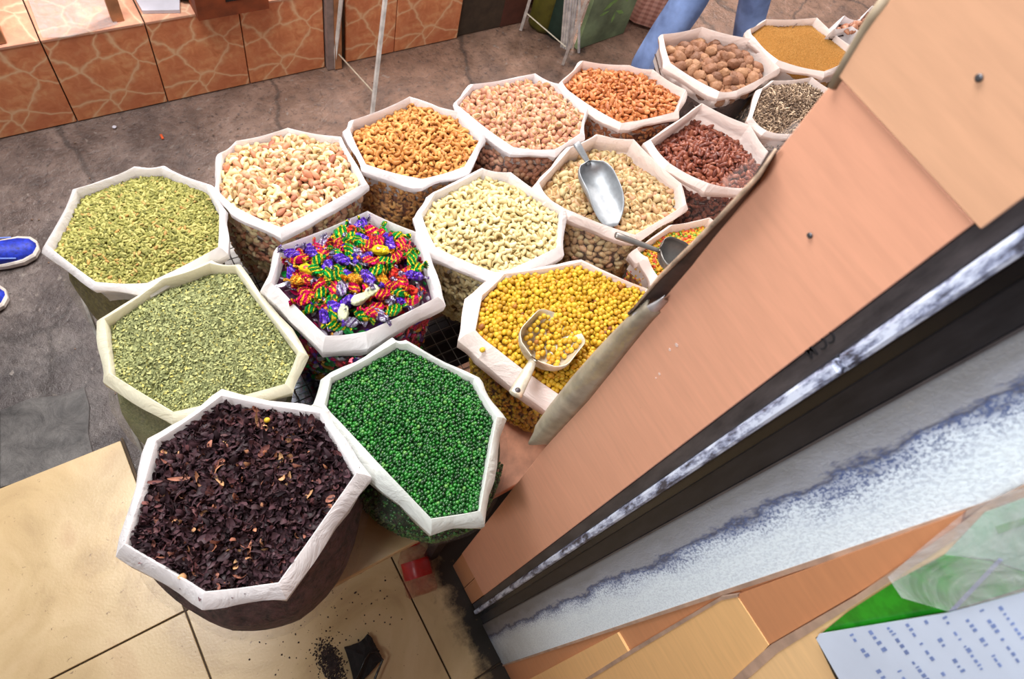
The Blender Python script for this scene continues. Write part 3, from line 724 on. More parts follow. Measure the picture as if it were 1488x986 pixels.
# --- 6 pinkish pistachios
s6 = Sack([(663, 146), (688, 121), (778, 105), (813, 121), (853, 158), (846, 190), (807, 215), (746, 213), (668, 154)], 'clear plastic sack of pinkish roasted pistachios, back row between orange cashews and orange almonds', 1.0, cuff=.024, flare=.009)
pm = piece_mats('pink_pistachio', [(0, (186, 116, 84)), (.5, (214, 148, 114)), (1, (222, 172, 130))], .5)
b6 = bed('pink_pistachio_bed', (104, 60, 42), (160, 104, 78))
heap(s6, 'pinkish_pistachios', 'lower layer of pinkish pistachios behind the side of their sack', 'nuts', [t_pist(.019), t_pist(.017)], .0122, .024, .016, [pm] * 2, b6, indiv=[('pistachio_nut', 'pinkish roasted pistachio heaped in the back row sack', 'nut', 'pinkish pistachios in the back row')] * 2, sidesp=.012, side_temps=[t_pist(.019, True), t_pist(.017, True)], size=.012)
# --- 7 orange almonds
s7 = Sack([(817, 117), (848, 86), (915, 93), (950, 99), (996, 131), (984, 162), (904, 177), (833, 136)], 'clear plastic sack of orange brown almonds, back row in front of the jeans', 1.0, 'foldpink', cuff=.024, flare=.009)
pm = piece_mats('orange_almond', [(0, (176, 90, 38)), (.5, (204, 114, 54)), (1, (218, 140, 76))], .5)
b7 = bed('orange_almond_bed', (96, 44, 20), (156, 82, 38))
heap(s7, 'orange_almonds', 'lower layer of orange brown almonds behind the side of their sack', 'nuts', [t_almond(.02), t_almond(.017)], .0122, .028, .016, [pm] * 2, b7, indiv=[('almond', 'orange brown almond heaped in the back row sack', 'nut', 'orange almonds in the back row')] * 2, sidesp=.012, side_temps=[t_almond(.02, True), t_almond(.017, True)], size=.009)
# --- 8 round brown nuts
s8 = Sack([(963, 50), (1020, 39), (1098, 55), (1133, 98), (1072, 130), (1046, 132), (975, 90)], 'clear plastic sack of large round brown nuts, back row beside the yellow powder', 1.0, 'foldpink', cuff=.024, flare=.009)
pm = piece_mats('walnut', [(0, (118, 72, 46)), (.5, (152, 98, 66)), (1, (174, 122, 82))], .65, 70, .9)
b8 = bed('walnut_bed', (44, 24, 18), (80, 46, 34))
heap(s8, 'walnuts_below', 'lower layer of large brown nuts in the back row sack', 'nuts', [t_walnut(.036)], .0265, .05, .018, [pm], b8, indiv=[('walnut', 'large round wrinkled brown nut in the back row sack', 'nut', 'large brown nuts')], size=.024, layers=2, lift=.3, inset=.88)
# --- 9 yellow powder
s9 = Sack([(1090, 42), (1115, 27), (1187, 26), (1245, 70), (1236, 86), (1198, 103), (1131, 87), (1096, 55)], 'plastic sack of fine mustard yellow grains with handwriting inside its rim, back row', 1.0, 'foldpink', cuff=.022, flare=.008)
pm = piece_mats('mustard_grain', [(0, (186, 126, 44)), (.5, (206, 146, 60)), (1, (222, 168, 84))], .8, 300)
b9 = bed('mustard_bed', (176, 116, 40), (206, 146, 62), 300)
heap(s9, 'mustard_grain', 'fine mustard yellow grain filling the back row sack', 'grain', [t_octa(.0022)], .003, .022, .014, [pm], b9, size=.002, layers=1)
# --- 10 striped brown seeds
s10 = Sack([(1092, 172), (1108, 128), (1125, 116), (1179, 113), (1226, 140), (1234, 185), (1147, 194), (1115, 188)], 'plastic sack of brown striped seeds half hidden behind the wall board', .99, 'foldpink', cuff=.022, flare=.008)
pm = piece_mats('striped_seed', [(0, (74, 52, 38)), (.4, (118, 90, 66)), (.8, (166, 134, 104)), (1, (230, 200, 164))], .55)
b10 = bed('striped_seed_bed', (60, 42, 32), (112, 84, 62), 160)
heap(s10, 'striped_seeds', 'narrow brown striped seeds filling the sack by the wall board', 'seeds', [t_seed(.0125), t_seed(.010)], .0055, .016, .012, [pm] * 2, b10, size=.004, layers=2, tilt=.6, sidesp=.01)
# --- 11 dark red almonds
s11 = Sack([(946, 203), (1020, 151), (1089, 183), (1125, 228), (1105, 255), (1080, 274), (1029, 267), (972, 238)], 'clear plastic sack of dark red brown almonds beside the wall board', 1.0, 'foldpink', cuff=.026, flare=.009)
pm = piece_mats('dark_almond', [(0, (98, 38, 24)), (.5, (134, 60, 38)), (1, (158, 84, 56))], .45)
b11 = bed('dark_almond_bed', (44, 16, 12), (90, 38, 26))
heap(s11, 'dark_almonds', 'lower layer of dark red almonds behind the side of their sack', 'nuts', [t_almond(.021), t_almond(.018)], .0118, .05, .022, [pm] * 2, b11, indiv=[('almond', 'dark red brown almond heaped in the sack beside the wall board', 'nut', 'dark red almonds')] * 2, sidesp=.012, side_temps=[t_almond(.021, True), t_almond(.018, True)], size=.009)
# --- 12 beige pistachios with scoop
s12 = Sack([(783, 266), (830, 213), (869, 195), (920, 204), (990, 265), (997, 296), (924, 340), (834, 307), (800, 288)], 'clear plastic sack of beige pistachios holding the empty metal scoop', 1.0, 'foldpink', cuff=.028, flare=.011)
pm = piece_mats('beige_pistachio', [(0, (188, 142, 92)), (.35, (206, 172, 118)), (.7, (206, 184, 130)), (1, (214, 148, 112))], .5)
b12 = bed('beige_pistachio_bed', (88, 58, 38), (140, 104, 72))
heap(s12, 'beige_pistachios', 'lower layer of beige pistachios behind the side of their sack', 'nuts', [t_pist(.02), t_pist(.018)], .0128, .045, .02, [pm] * 2, b12, indiv=[('pistachio_nut', 'beige pistachio heaped around the empty metal scoop', 'nut', 'beige pistachios around the scoop')] * 2, sidesp=.012, side_temps=[t_pist(.02, True), t_pist(.018, True)], size=.012)
# --- 13 pale cashews
s13 = Sack([(611, 312), (632, 279), (702, 245), (742, 251), (818, 303), (814, 356), (738, 393), (716, 393), (632, 357)], 'clear plastic sack of pale cream cashews in the middle, behind the yellow chickpeas', 1.0, 'fold', cuff=.034, flare=.013)
pm = piece_mats('pale_cashew', [(0, (208, 182, 118)), (.5, (228, 206, 142)), (1, (240, 222, 166))], .5)
b13 = bed('pale_cashew_bed', (140, 112, 66), (190, 160, 104))
heap(s13, 'pale_cashews', 'lower layer of pale cashews behind the side of their sack', 'nuts', [t_cashew(.023), t_cashew(.020)], .0122, .028, .02, [pm] * 2, b13, indiv=[('cashew_nut', 'pale cream cashew heaped in the middle sack', 'nut', 'pale cashews in the middle sack')] * 2, sidesp=.0118, side_temps=[t_cashew(.023, True), t_cashew(.020, True)], size=.011)
# --- 14 sweets
s14 = Sack([(393, 410), (409, 358), (534, 308), (606, 336), (636, 432), (532, 482), (473, 488), (404, 418)], 'clear plastic sack of foil wrapped sweets with white folded rim, mid display', 1.01, 'fold', cuff=.042, flare=.014)
# --- 15 yellow chickpeas
s15 = Sack([(690, 480), (700, 430), (733, 398), (845, 381), (940, 420), (944, 470), (925, 520), (819, 577), (716, 503)], 'clear sack of yellow roasted chickpeas holding a filled scoop, beside the wall board', 1.0, 'foldpink', cuff=.05, flare=.022, bs=1.02)
pm15 = piece_mats('chickpea', [(0, (190, 136, 16)), (.4, (212, 164, 20)), (.75, (220, 184, 34)), (.985, (214, 140, 20)), (.995, (130, 66, 26)), (1, (130, 66, 26))], .5, 260)
b15 = bed('chickpea_bed', (128, 84, 12), (184, 136, 24))
heap(s15, 'yellow_chickpeas', 'yellow roasted chickpeas farther back and behind the side of their sack', 'chickpeas', [t_ball(.0108), t_ball(.0096)], .0094, .012, .014, [pm15] * 2, b15, indiv=[('chickpea', 'yellow roasted chickpea heaped in front in the chickpea sack', 'chickpea', 'yellow chickpeas in the sack')] * 2, sidesp=.0098, side_temps=[t_ball(.0108, True), t_ball(.0096, True)], size=.009, tilt=.8, names=[.5, .5])
# --- 16 green peppercorns
s16 = Sack([(471, 588), (480, 548), (575, 496), (592, 498), (690, 548), (722, 606), (698, 742), (627, 754), (490, 610)], 'plastic sack of tiny bright green balls, crumpled white rim, right of the dark petals', 1.01, 'foldgrey', 'film', cuff=.044, flare=.016, base=(.03, .004), bs=1.12)
pm = piece_mats('green_ball', [(0, (4, 50, 8)), (.5, (12, 92, 18)), (.9, (30, 132, 28)), (1, (90, 150, 56))], .3, 300, .05, .6)
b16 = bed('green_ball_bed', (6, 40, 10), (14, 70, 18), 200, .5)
heap(s16, 'green_balls', 'tiny shiny bright green balls filling the front sack', 'green balls', [t_ball(.0062), t_ball(.0054)], .0056, .02, .012, [pm] * 2, b16, size=.005, layers=2, sidesp=.0075)
# --- 17 coloured snack
s17 = Sack([(926, 360), (978, 325), (1032, 316), (1085, 345), (1082, 400), (1000, 440), (958, 402), (941, 374)], 'white plastic sack of yellow, red and green crunchy bits behind the wall board', 1.0, 'foldpink', cuff=.034, flare=.011)
pm = piece_mats('coloured_bits', [(0, (226, 166, 30)), (.62, (226, 76, 36)), (.86, (120, 160, 36))], .6, 200, .2, .4, 'CONSTANT')
b17 = bed('coloured_bits_bed', (150, 90, 20), (206, 140, 30))
heap(s17, 'coloured_bits', 'small yellow, red and green crunchy bits in the half hidden sack', 'snack', [t_seed(.012), t_ball(.008)], .0062, .03, .014, [pm] * 2, b17, size=.005, layers=2, sidesp=.012)
# --- 18 small bag far right, crumpled
s18 = Sack([(1214, 40), (1228, 22), (1250, 28), (1268, 8), (1300, 16), (1300, 60), (1262, 46), (1238, 38)], 'small crumpled white bag of brown nuts at the far end by the wall board', 1.02, 'fold', 'filmmilky', cuff=.07, flare=.012, bs=.9)
pm = piece_mats('far_almond', [(0, (150, 84, 58)), (1, (196, 130, 96))], .5)
heap(s18, 'nuts_below', 'lower layer of brown nuts in the small crumpled bag', 'nuts', [t_almond(.03)], .019, .025, .01, [pm], b8, indiv=[('almond', 'large brown nut in the small crumpled bag', 'nut', 'brown nuts in the crumpled bag')], size=.014, inset=.85)

finish_heaps()
# handwriting inside the rim of the mustard sack
mk2 = plain('pen_ink', (60, 50, 60), .7); bm = bmesh.new()
for a in ([(1124, 39), (1128, 38.5), (1131, 40), (1134, 38.5), (1137, 39.5), (1139, 38)], [(1140, 40), (1143, 38.5), (1146, 39.5)], [(1151, 41), (1161, 32.5)]):
    tube(bm, [at(x, y - .5, .985) for x, y in a], .0007, 5)
setpar(obj('handwriting', bm, mk2), s9.root)

# ================================================================== SWEETS
def foil(name, col, col2, metal=.85, rough=.17, stripes=True):
    m = M(name); v = m.coord('Object'); n = m.noise(v, 160, 4, .6, 2)
    wv = m.node('ShaderNodeTexWave', i={'Vector': m.coord('Object', (1, 1, 1), (0, 0, .7)), 'Scale': 42, 'Distortion': 3.5, 'Detail': 2}).outputs['Fac']
    c = m.ramp(wv, [(.70, col), (.76, col2 if stripes else col)])
    if stripes: c = m.mix(m.ramp(n, [(.6, (0, 0, 0)), (.66, (255, 255, 255))]), c, tuple(.35 * x for x in col))
    m.set(col=c, rough=rough, metal=metal); m.bump(n, 1.0, .006); return m.m
FO = dict(magenta=foil('magenta_foil', (206, 10, 92), (236, 170, 40)), green=foil('green_foil', (12, 150, 62), (214, 190, 40)), violet=foil('violet_foil', (92, 44, 190), (150, 120, 220)), gold=foil('gold_foil', (224, 150, 36), (250, 200, 80)),
  silver=foil('silver_foil', (190, 186, 206), (120, 90, 150)), red=foil('red_foil', (204, 34, 40), (240, 100, 70)), cream=foil('cream_wrapper', (226, 230, 192), (214, 218, 170), .0, .35, False), yellow=foil('yellow_foil', (236, 206, 20), (250, 220, 60), .4, .3, False))
def body_mesh(L, w, h):
    bm = bmesh.new(); bmesh.ops.create_cube(bm, size=1)
    bmesh.ops.subdivide_edges(bm, edges=bm.edges[:], cuts=5, use_grid_fill=True)
    for v in bm.verts:
        p = v.co * 2; k = max(abs(p.x), 1e-6)
        q = Vector((p.x, p.y, p.z)); n = q.normalized() * 1.15; q = q.lerp(n, .62)
        v.co = Vector((q.x * L / 2, q.y * w / 2 * (1 - .18 * q.x * q.x), q.z * h / 2 * (1 - .25 * q.x * q.x)))
        v.co += Vector((0, noise.noise(v.co * 300) * .0022, noise.noise(v.co * 260) * .0026))
    bm.normal_update(); me = D.meshes.new('sweet_body'); bm.to_mesh(me); bm.free(); me.polygons.foreach_set('use_smooth', [True] * len(me.polygons)); return me
def twist_mesh(sgn, L=.013, w=.012):
    bm = bmesh.new(); n = 10; a = []; b = []
    for i in range(n + 1):
        t = i / n - .5; ph = (i % 2) * 2 - 1
        a.append(bm.verts.new((0, t * .004, ph * .0008))); b.append(bm.verts.new((sgn * L * (1 - abs(t) * .45), t * w * 1.35, ph * .0024)))
    mid = [bm.verts.new((sgn * L * .45, (i / n - .5) * w * .8, ((i % 2) * 2 - 1) * -.0016)) for i in range(n + 1)]
    for i in range(n):
        bm.faces.new((a[i], mid[i], mid[i + 1], a[i + 1])); bm.faces.new((mid[i], b[i], b[i + 1], mid[i + 1]))
    me = D.meshes.new('twist'); bm.to_mesh(me); bm.free(); return me
bodies = {}; twm = {}
kinds = [('magenta', .30, 'magenta'), ('green', .2, 'green'), ('violet', .17, 'silver'), ('gold', .06, 'gold'), ('silver', .09, 'silver'), ('red', .1, 'silver'), ('cream', .02, 'violet'), ('yellow', .02, 'gold')]
for k, _, tw in kinds:
    for v in (0, 1):
        me = body_mesh(*((.030, .016, .012) if v else (.025, .015, .0125))); me.materials.append(FO[k]); bodies[k, v] = me
    for sg in (-1, 1):
        me = twist_mesh(sg); me.materials.append(FO[tw if k != 'cream' else 'violet']); twm[k, sg] = me
lab14 = {'magenta': 'magenta and gold striped foil wrapped sweet with twisted ends', 'green': 'shiny green foil wrapped sweet with twisted ends', 'violet': 'violet foil wrapped sweet with twisted ends', 'gold': 'gold foil wrapped sweet with twisted ends',
         'silver': 'silver foil wrapped sweet with twisted ends', 'red': 'clear red foil wrapped sweet with twisted ends', 'cream': 'cream wrapped sweet with violet twisted ends', 'yellow': 'yellow wrapped sweet with twisted ends'}
def sweet(k, p, rot, v=1, sc=1.0, label=None, group=True):
    o = D.objects.new('wrapped_sweet', None); C.objects.link(o); o.empty_display_size = .01
    o.matrix_world = Matrix.Translation(p) @ rot.to_matrix().to_4x4() @ Matrix.Scale(sc, 4)
    o['label'] = label or lab14[k]; o['category'] = 'sweet'
    if group: o['group'] = 'sweets in %s wrappers' % k
    b = link('wrapper_body', bodies[k, v], None, o); L = .0135 if v else .011
    for sg in (-1, 1):
        t = link('twist_end', twm[k, sg], None, o); t.location = (sg * L, 0, 0); t.rotation_euler = (random.uniform(0, 3), random.uniform(-.4, .4), random.uniform(-.4, .4))
    return o
d14, m14 = .02, .024
V, T = s14.core(d14 + .014, m14, (0, 0), None); mparts = [(V, T, 0)]
fm = piece_mats('foil_scraps', [(0, (226, 16, 96)), (.22, (30, 176, 80)), (.36, (96, 50, 180)), (.5, (240, 170, 60)), (.6, (200, 196, 214)), (.78, (220, 40, 60)), (.9, (60, 30, 60))], .25, 200, .4, .6, 'CONSTANT')
for m_ in fm:
    m_.node_tree.nodes['Principled BSDF'].inputs['Metallic'].default_value = .6
PW, NW = s14.wall(.011); Q, _ = rots(len(PW), .5, NW); mparts.append((*scatter_arrays(ellipsoid(6, 4, .011, .006, .004), PW, Q, rng.uniform(.6, 1.3, len(PW))), 1))
P2 = s14.pts(.0125, inset=.93); z, r = s14.top(P2, d14 + .005, m14); Q, _ = rots(len(P2), .9); mparts.append((*scatter_arrays(t_petal(.014, .005, 1.8), np.column_stack([P2, z]), Q, rng.uniform(.6, 1.2, len(P2))), 1))
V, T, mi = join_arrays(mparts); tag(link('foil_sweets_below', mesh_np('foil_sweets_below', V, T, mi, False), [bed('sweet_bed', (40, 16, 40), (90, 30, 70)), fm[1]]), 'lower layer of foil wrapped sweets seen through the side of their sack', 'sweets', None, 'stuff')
# fixed ones that the photo shows clearly
fixed = [(553, 361, 'yellow', -.1, 'yellow wrapped sweet with a red oval label in the sack of sweets'), (540, 422, 'cream', .7, 'cream wrapped sweet between the two violet twists, farther right of the two upper ones'), (522, 434, 'cream', .5, 'cream wrapped sweet just left of the other cream one'),
         (499, 450, 'cream', 1.4, 'lowest cream wrapped sweet in the sack'), (459, 390, 'green', -.6, None), (447, 387, 'yellow', -.35, 'yellow wrapped sweet with a red stripe beside a green one at the left'), (573, 444, 'green', .5, None), (560, 388, 'green', .6, None), (600, 372, 'green', 1.2, None), (497, 378, 'violet', -.5, None), (577, 371, 'magenta', 1.0, None), (539, 380, 'magenta', -.3, None)]
fp = []
img = (at(600, 400, 1.0) - at(500, 400, 1.0)); ax = math.atan2(img.y, img.x)
for x, y, k, a, lb in fixed:
    p = at(x, y, 1.025); z, r = s14.top(np.array([[p.x, p.y]]), d14 - .008, m14); p.z = float(z[0]) + .006; fp.append(p)
    o = sweet(k, p, Euler((0, 0, ax + a)), 1, .95, lb, lb is None)
    if k == 'yellow':
        bm = bmesh.new(); bmesh.ops.create_cone(bm, cap_ends=True, segments=24, radius1=.0085, radius2=.008, depth=.0012)
        for v in bm.verts: v.co.y *= .5; v.co.z += .0052
        link('oval_label', (lambda me: (bm.to_mesh(me), bm.free(), me)[2])(D.meshes.new('oval_label')), plain('label_red', (214, 30, 30), .4), o)
        if lb.find('oval') >= 0:
            letters('Derby', .0055, Matrix.Translation((-.0065, -.0018, .0060)), MAT['whitepaint'], o)
P2 = s14.pts(.0176, .38, .84); z, r = s14.top(P2, d14 - .004, m14)
pk = np.array([a[1] for a in kinds]); pk[-2:] = 0; pk /= pk.sum()
for p2, zz in zip(P2, z):
    p = Vector((p2[0], p2[1], zz + random.uniform(0, .009)))
    if any((p.xy - q.xy).length < .013 for q in fp): continue
    k = kinds[int(rng.choice(len(kinds), p=pk))][0]
    sweet(k, p, Euler((random.uniform(-.6, .6), random.uniform(-.35, .35), random.uniform(0, 6.28))), random.randint(0, 1), random.uniform(.95, 1.18))

# ================================================================== SCOOPS
def frame(J, Tp, roll=0):
    x = (Tp - J).normalized(); z = Vector((0, 0, 1)); y = z.cross(x).normalized(); z = x.cross(y)
    return Matrix.Translation(J) @ Matrix((x, y, z)).transposed().to_4x4() @ Matrix.Rotation(roll, 4, 'X')
def scoop(J, Tp, width, HE, label, mat, pointed=True, hole=False, hr=.007, roll=0, open_=1.0):
    J, Tp, HE = Vector(J), Vector(Tp), Vector(HE)
    root = empty('metal_scoop', J, label, 'scoop'); Mx = frame(J, Tp, roll); L = (Tp - J).length; r = width / 2
    bm = bmesh.new(); n, k = 16, 14; rings = []
    for i in range(n + 1):
        s = i / n
        back = math.sqrt(max(0, 1 - (1 - min(1, s / .28)) ** 2)) if s < .28 else 1
        rad = r * (.12 + .88 * back) * (1 - (.10 if pointed else .05) * s)
        half = 1.72 * open_ if s < .5 else (1.72 * open_) * (1 - ((s - .5) / .5) ** (1.7) * (.80 if pointed else .62))
        ring = []
        for j in range(k + 1):
            a = -half + 2 * half * j / k
            ring.append(bm.verts.new(Mx @ Vector((s * L, math.sin(a) * rad, r * .55 - math.cos(a) * rad * .85))))
        rings.append(ring)
    for a, b in zip(rings, rings[1:]):
        for j in range(k): bm.faces.new((a[j], b[j], b[j + 1], a[j + 1]))
    bm.faces.new(rings[0][::-1])
    o = setpar(obj('bowl', bm, mat, None, True), root); m = o.modifiers.new('wall', 'SOLIDIFY'); m.thickness = .0014; m.offset = 0
    bm = bmesh.new(); a = Mx @ Vector((.004, 0, r * .35)); d = HE - a
    tube(bm, [a, a + d * .12, a + d * .4, a + d * .8, a + d * .97, HE], [hr * .7, hr * .75, hr * .95, hr * 1.15, hr * 1.2, hr * .9], 14, True, .6)
    setpar(obj('handle', bm, mat, None, True), root)
    if hole:
        bm = bmesh.new(); p = a + d * .9; tube(bm, [p + Vector((0, 0, hr * .62)), p + Vector((0, 0, hr * .78))], [hr * .5, hr * .45], 14)
        setpar(obj('hanging_hole', bm, MAT['rail'], None, True), root)
    return root, Mx, L, r
scoop(at(852, 243, 1.001), at(892, 326, .992), .078, at(837, 207, 1.035), 'empty aluminium scoop lying on the beige pistachios', MAT['alu'], True, False, .0075)
r2 = scoop(at(770, 532, 1.022), at(826, 466, 1.012), .098, at(748, 574, 1.04), 'aluminium scoop full of yellow chickpeas', MAT['alud'], False, True, .0095)
scoop(at(952, 369, 1.025), at(1012, 392, 1.01), .07, at(894, 341, 1.05), 'dull metal scoop on the sack of coloured bits half behind the wall board', plain('dull_tin', (120, 116, 112), .4, .7), False, False, .0065)
Mx, L, rr = r2[1], r2[2], r2[3]
bt = t_ball(.0105)
nn = 0
for lay in range(3):
    for i in range(9):
        for j in range(-4, 5):
            y = (j + (.5 if (i + lay) % 2 else 0)) * .0098 + random.uniform(-.0036, .0036); xx = L * .2 + i * .0092 + lay * .004 + random.uniform(-.0036, .0036)
            lim = rr * (.80 - .24 * lay) * (1 if xx < L * .75 else .8)
            if abs(y) > lim or xx > L * (1.02 - .1 * lay) or xx < L * (.2 + .12 * lay): continue
            zb = rr * .55 - .85 * math.sqrt(max(1e-6, (rr * .92) ** 2 - y * y)); p = Mx @ Vector((xx, y, zb + .0055 + lay * .0085 + random.uniform(-.001, .0035)))
            if nn >= 70: continue
            nn += 1
            o = D.objects.new('chickpea', TM(bt, 'chickpea', pm15[0])); C.objects.link(o); o.location = p; o.rotation_euler = (random.random() * 6, random.random() * 6, 0); o.scale = (random.uniform(.85, 1.15),) * 3
            o['label'] = 'yellow roasted chickpea lying in the scoop'; o['category'] = 'chickpea'; o['group'] = 'chickpeas in the scoop'
o = D.objects.new('chickpea', TM(bt, 'chickpea', pm15[0])); C.objects.link(o); o.location = at(701, 508, .994); tag(o, 'single yellow chickpea caught on the white sack rim', 'chickpea')
o = D.objects.new('chickpea', TM(bt, 'chickpea', pm15[0])); C.objects.link(o); o.location = at(388, 610, 1.035); o.scale = (.85,) * 3; tag(o, 'single bright yellow ball lying on the dark petals', 'chickpea')

# ================================================================== THINGS BY THE WALL BOARD
def strip3(name, L, Rr, x0, x1, mat, bulge=.006, label=None, cat=None, n=10):
    """a curled strip standing against the board edge: left and right outlines, with depth"""
    bm = bmesh.new(); rows = []; k = 6
    for i in range(len(L)):
        a, b = onx(*L[i], x0), onx(*Rr[i], x1); row = []
        for j in range(k + 1):
            t = j / k; p = a.lerp(b, t) + Vector((-bulge * math.sin(PI * t), 0, 0)); row.append(bm.verts.new(p))
        rows.append(row)
    for a, b in zip(rows, rows[1:]):
        for j in range(k): bm.faces.new((a[j], b[j], b[j + 1], a[j + 1]))
    o = obj(name, bm, mat, None, True); m = o.modifiers.new('t', 'SOLIDIFY'); m.thickness = .0025; m.offset = 0
    if label: tag(o, label, cat)
    return o
strip3('plastic_roll', [(775, 634), (779, 618), (800, 588), (832, 548), (862, 514), (900, 474), (940, 436), (944, 434)], [(777, 645), (798, 644), (822, 618), (856, 582), (890, 540), (921, 500), (952, 462), (962, 452)], .376, .386, MAT['roll'], .010, 'yellowed rolled plastic strip standing along the board edge beside the chickpeas', 'plastic strip')
strip3('edge_banding', [(918, 452), (940, 423), (956, 403), (1000, 360), (1043, 317), (1080, 277), (1102, 253), (1126, 216)], [(920, 454), (954, 437), (972, 431), (1010, 385), (1040, 345), (1070, 308), (1106, 262), (1130, 218)], .372, .389, plain('dark_edge_banding', (62, 48, 44), .6, 0, 60, .3, .4), .006, 'dark brown edge band peeling from the wall board above the chickpeas', 'edge band')
bm = bmesh.new(); tube(bm, [onx(x, y, .369) for x, y in [(919, 451), (941, 424), (957, 404), (1001, 361), (1044, 318), (1081, 278), (1103, 254), (1127, 217)]], [.0007, .0014, .002, .0022, .0022, .002, .0018, .001], 6)
obj('light_edge', bm, plain('raw_band_edge', (172, 146, 124), .7, 0, 60, .3, .4), D.objects['edge_banding'], True)
strip3('clear_tape', [(921, 455), (940, 444), (956, 436), (966, 429)], [(919, 474), (934, 471), (952, 456), (970, 436)], .372, .3835, plain('grey_tape', (186, 182, 184), .3), .003, 'loose grey plastic tape at the tip of the peeling edge band', 'tape')
strip3('edge_bead', [(1284, -6), (1262, 24), (1232, 76), (1206, 124)], [(1303, -6), (1278, 32), (1240, 92), (1217, 128)], .381, .386, plain('grey_edge_bead', (150, 134, 112), .6), .003, 'grey edge bead along the top wall board beside the far sacks', 'edge bead')
# flap
strip3('clear_sheet', [(1050, 262), (1085, 236), (1130, 196), (1160, 178), (1163, 174)], [(1104, 288), (1110, 268), (1150, 210), (1168, 186), (1172, 178)], .40, .388, MAT['film'], .01, 'crumpled clear plastic flap between the dark almonds and the wall board', 'plastic sheet')

# price list and green booklet in plastic sleeves, fixed to the near boards
def sheet(name, pts, x, mat, label, cat, th=.0012, parent=None):
    o = prism(name, [onx(a, b, x) for a, b in pts], (th, 0, 0), mat, parent)
    if label: tag(o, label, cat)
    return o
gm = M('green_cover'); n = gm.noise(gm.pos(), 60, 4, .6); gm.set(col=gm.ramp(n, [(.35, (16, 110, 18)), (.65, (34, 150, 28))]), rough=.25)
book = sheet('booklet', [(1192, 921), (1230, 890), (1300, 845), (1372, 806), (1436, 816), (1500, 836), (1500, 850), (1378, 888)], XW - .012, gm.m, 'bright green booklet cover behind the printed sheet', 'booklet', .003)
dv = sheet('divider_card', [(1378, 888), (1450, 812), (1456, 815), (1386, 889)], XW - .0145, plain('blue_divider', (92, 104, 160), .4), 'thin blue and cream divider card standing on the green booklet', 'card', .0015)
pl = empty('price_list', tuple(onx(1300, 950, XW - .018)), 'white printed list of faint blue lines in front of the green booklet', 'paper sheet')
pm_ = plain('pale_list_paper', (206, 218, 238), .35, 0, 10, .04)
pg = prism('page', [onx(a, b, XW - .018) for a, b in [(1186, 928), (1190, 921), (1375, 891), (1500, 857), (1700, 830), (1700, 1240), (1330, 1240), (1219, 986)]], (.0015, 0, 0), pm_); setpar(pg, pl)
ink = plain('blue_print', (120, 140, 190), .6); rr_ = random.Random(3); bm = bmesh.new()
for r_ in range(9):                        # rows of broken print
    x0, y0 = 1234 + r_ * 27, 922 - r_ * 5; dx, dy = .62, .85; t = 0
    while t < 90:
        l = rr_.uniform(2, 7); wdt = rr_.uniform(1.6, 3.2)
        if rr_.random() < .72:
            a = (x0 + dx * t, y0 + dy * t); b = (x0 + dx * (t + l), y0 + dy * (t + l))
            q = [onx(a[0], a[1], XW - .0184), onx(a[0] + wdt * 2, a[1] - wdt, XW - .0184), onx(b[0] + wdt * 2, b[1] - wdt, XW - .0184), onx(b[0], b[1], XW - .0184)]
            f = bm.faces.new([bm.verts.new(p) for p in q])
        t += l + rr_.uniform(2, 6)
setpar(obj('print', bm, ink), pl)
bk = prism('page_edge', [onx(a, b, XW - .0165) for a, b in [(1185, 926), (1190, 922), (1221, 990), (1216, 990)]], (.004, 0, 0), MAT['blackp']); setpar(bk, pl)
sheet('plastic_sleeve', [(1290, 838), (1345, 790), (1400, 745), (1440, 722), (1700, 650), (1700, 840), (1500, 856), (1378, 888), (1310, 868)], XW - .021, MAT['sleeve'], 'clear plastic sleeve over the green booklet at the right edge', 'plastic sleeve', .0008)
sheet('booklet', [(1372, 806), (1430, 745), (1500, 720), (1700, 680), (1700, 820), (1500, 834), (1440, 812)], XW - .0115, plain('pale_green_print', (150, 186, 164), .4), 'pale green printed card under the clear sleeve', 'card', .002)
prism('green_band', [onx(a, b, XW - .0121) for a, b in [(1446, 765), (1500, 748), (1600, 720), (1600, 732), (1500, 758), (1450, 776)]], (.0006, 0, 0), gm.m, D.objects['booklet.001'])

# ================================================================== UNDER THE TABLE
p = at(606, 846, .05)
jar = empty('plastic_jar', (p.x, p.y, .006), 'clear amber plastic jar with red stripes lying in the dark under the table', 'jar')
def lathe(bm, prof, c, n=24):
    rings = [[bm.verts.new((c[0] + r * math.cos(2 * PI * k / n), c[1] + r * math.sin(2 * PI * k / n), z)) for k in range(n)] for r, z in prof]
    for a, b in zip(rings, rings[1:]):
        for k in range(n): bm.faces.new((a[k], a[(k + 1) % n], b[(k + 1) % n], b[k]))
    bm.faces.new(rings[0][::-1]); bm.faces.new(rings[-1])
JM = Matrix.Translation((p.x, p.y - .035, .052)) @ Matrix.Rotation(-1.45, 4, 'X') @ Matrix.Rotation(.2, 4, 'Y')
def lj(name, prof, mat):
    bm = bmesh.new(); lathe(bm, prof, (0, 0)); bm.transform(JM); setpar(obj(name, bm, mat, None, True), jar)
lj('jar_body', [(.036, 0), (.043, .006), (.044, .03), (.041, .034), (.044, .04), (.044, .06), (.041, .064), (.044, .07), (.044, .1), (.03, .125), (.022, .13)], film('amber_plastic', (170, 60, 50), .45, .1))
lj('lid', [(.025, .128), (.027, .13), (.027, .148), (.024, .151)], MAT['red'])
lj('red_label', [(.0385, .045), (.0388, .046), (.0388, .09), (.0385, .091)], MAT['red'])
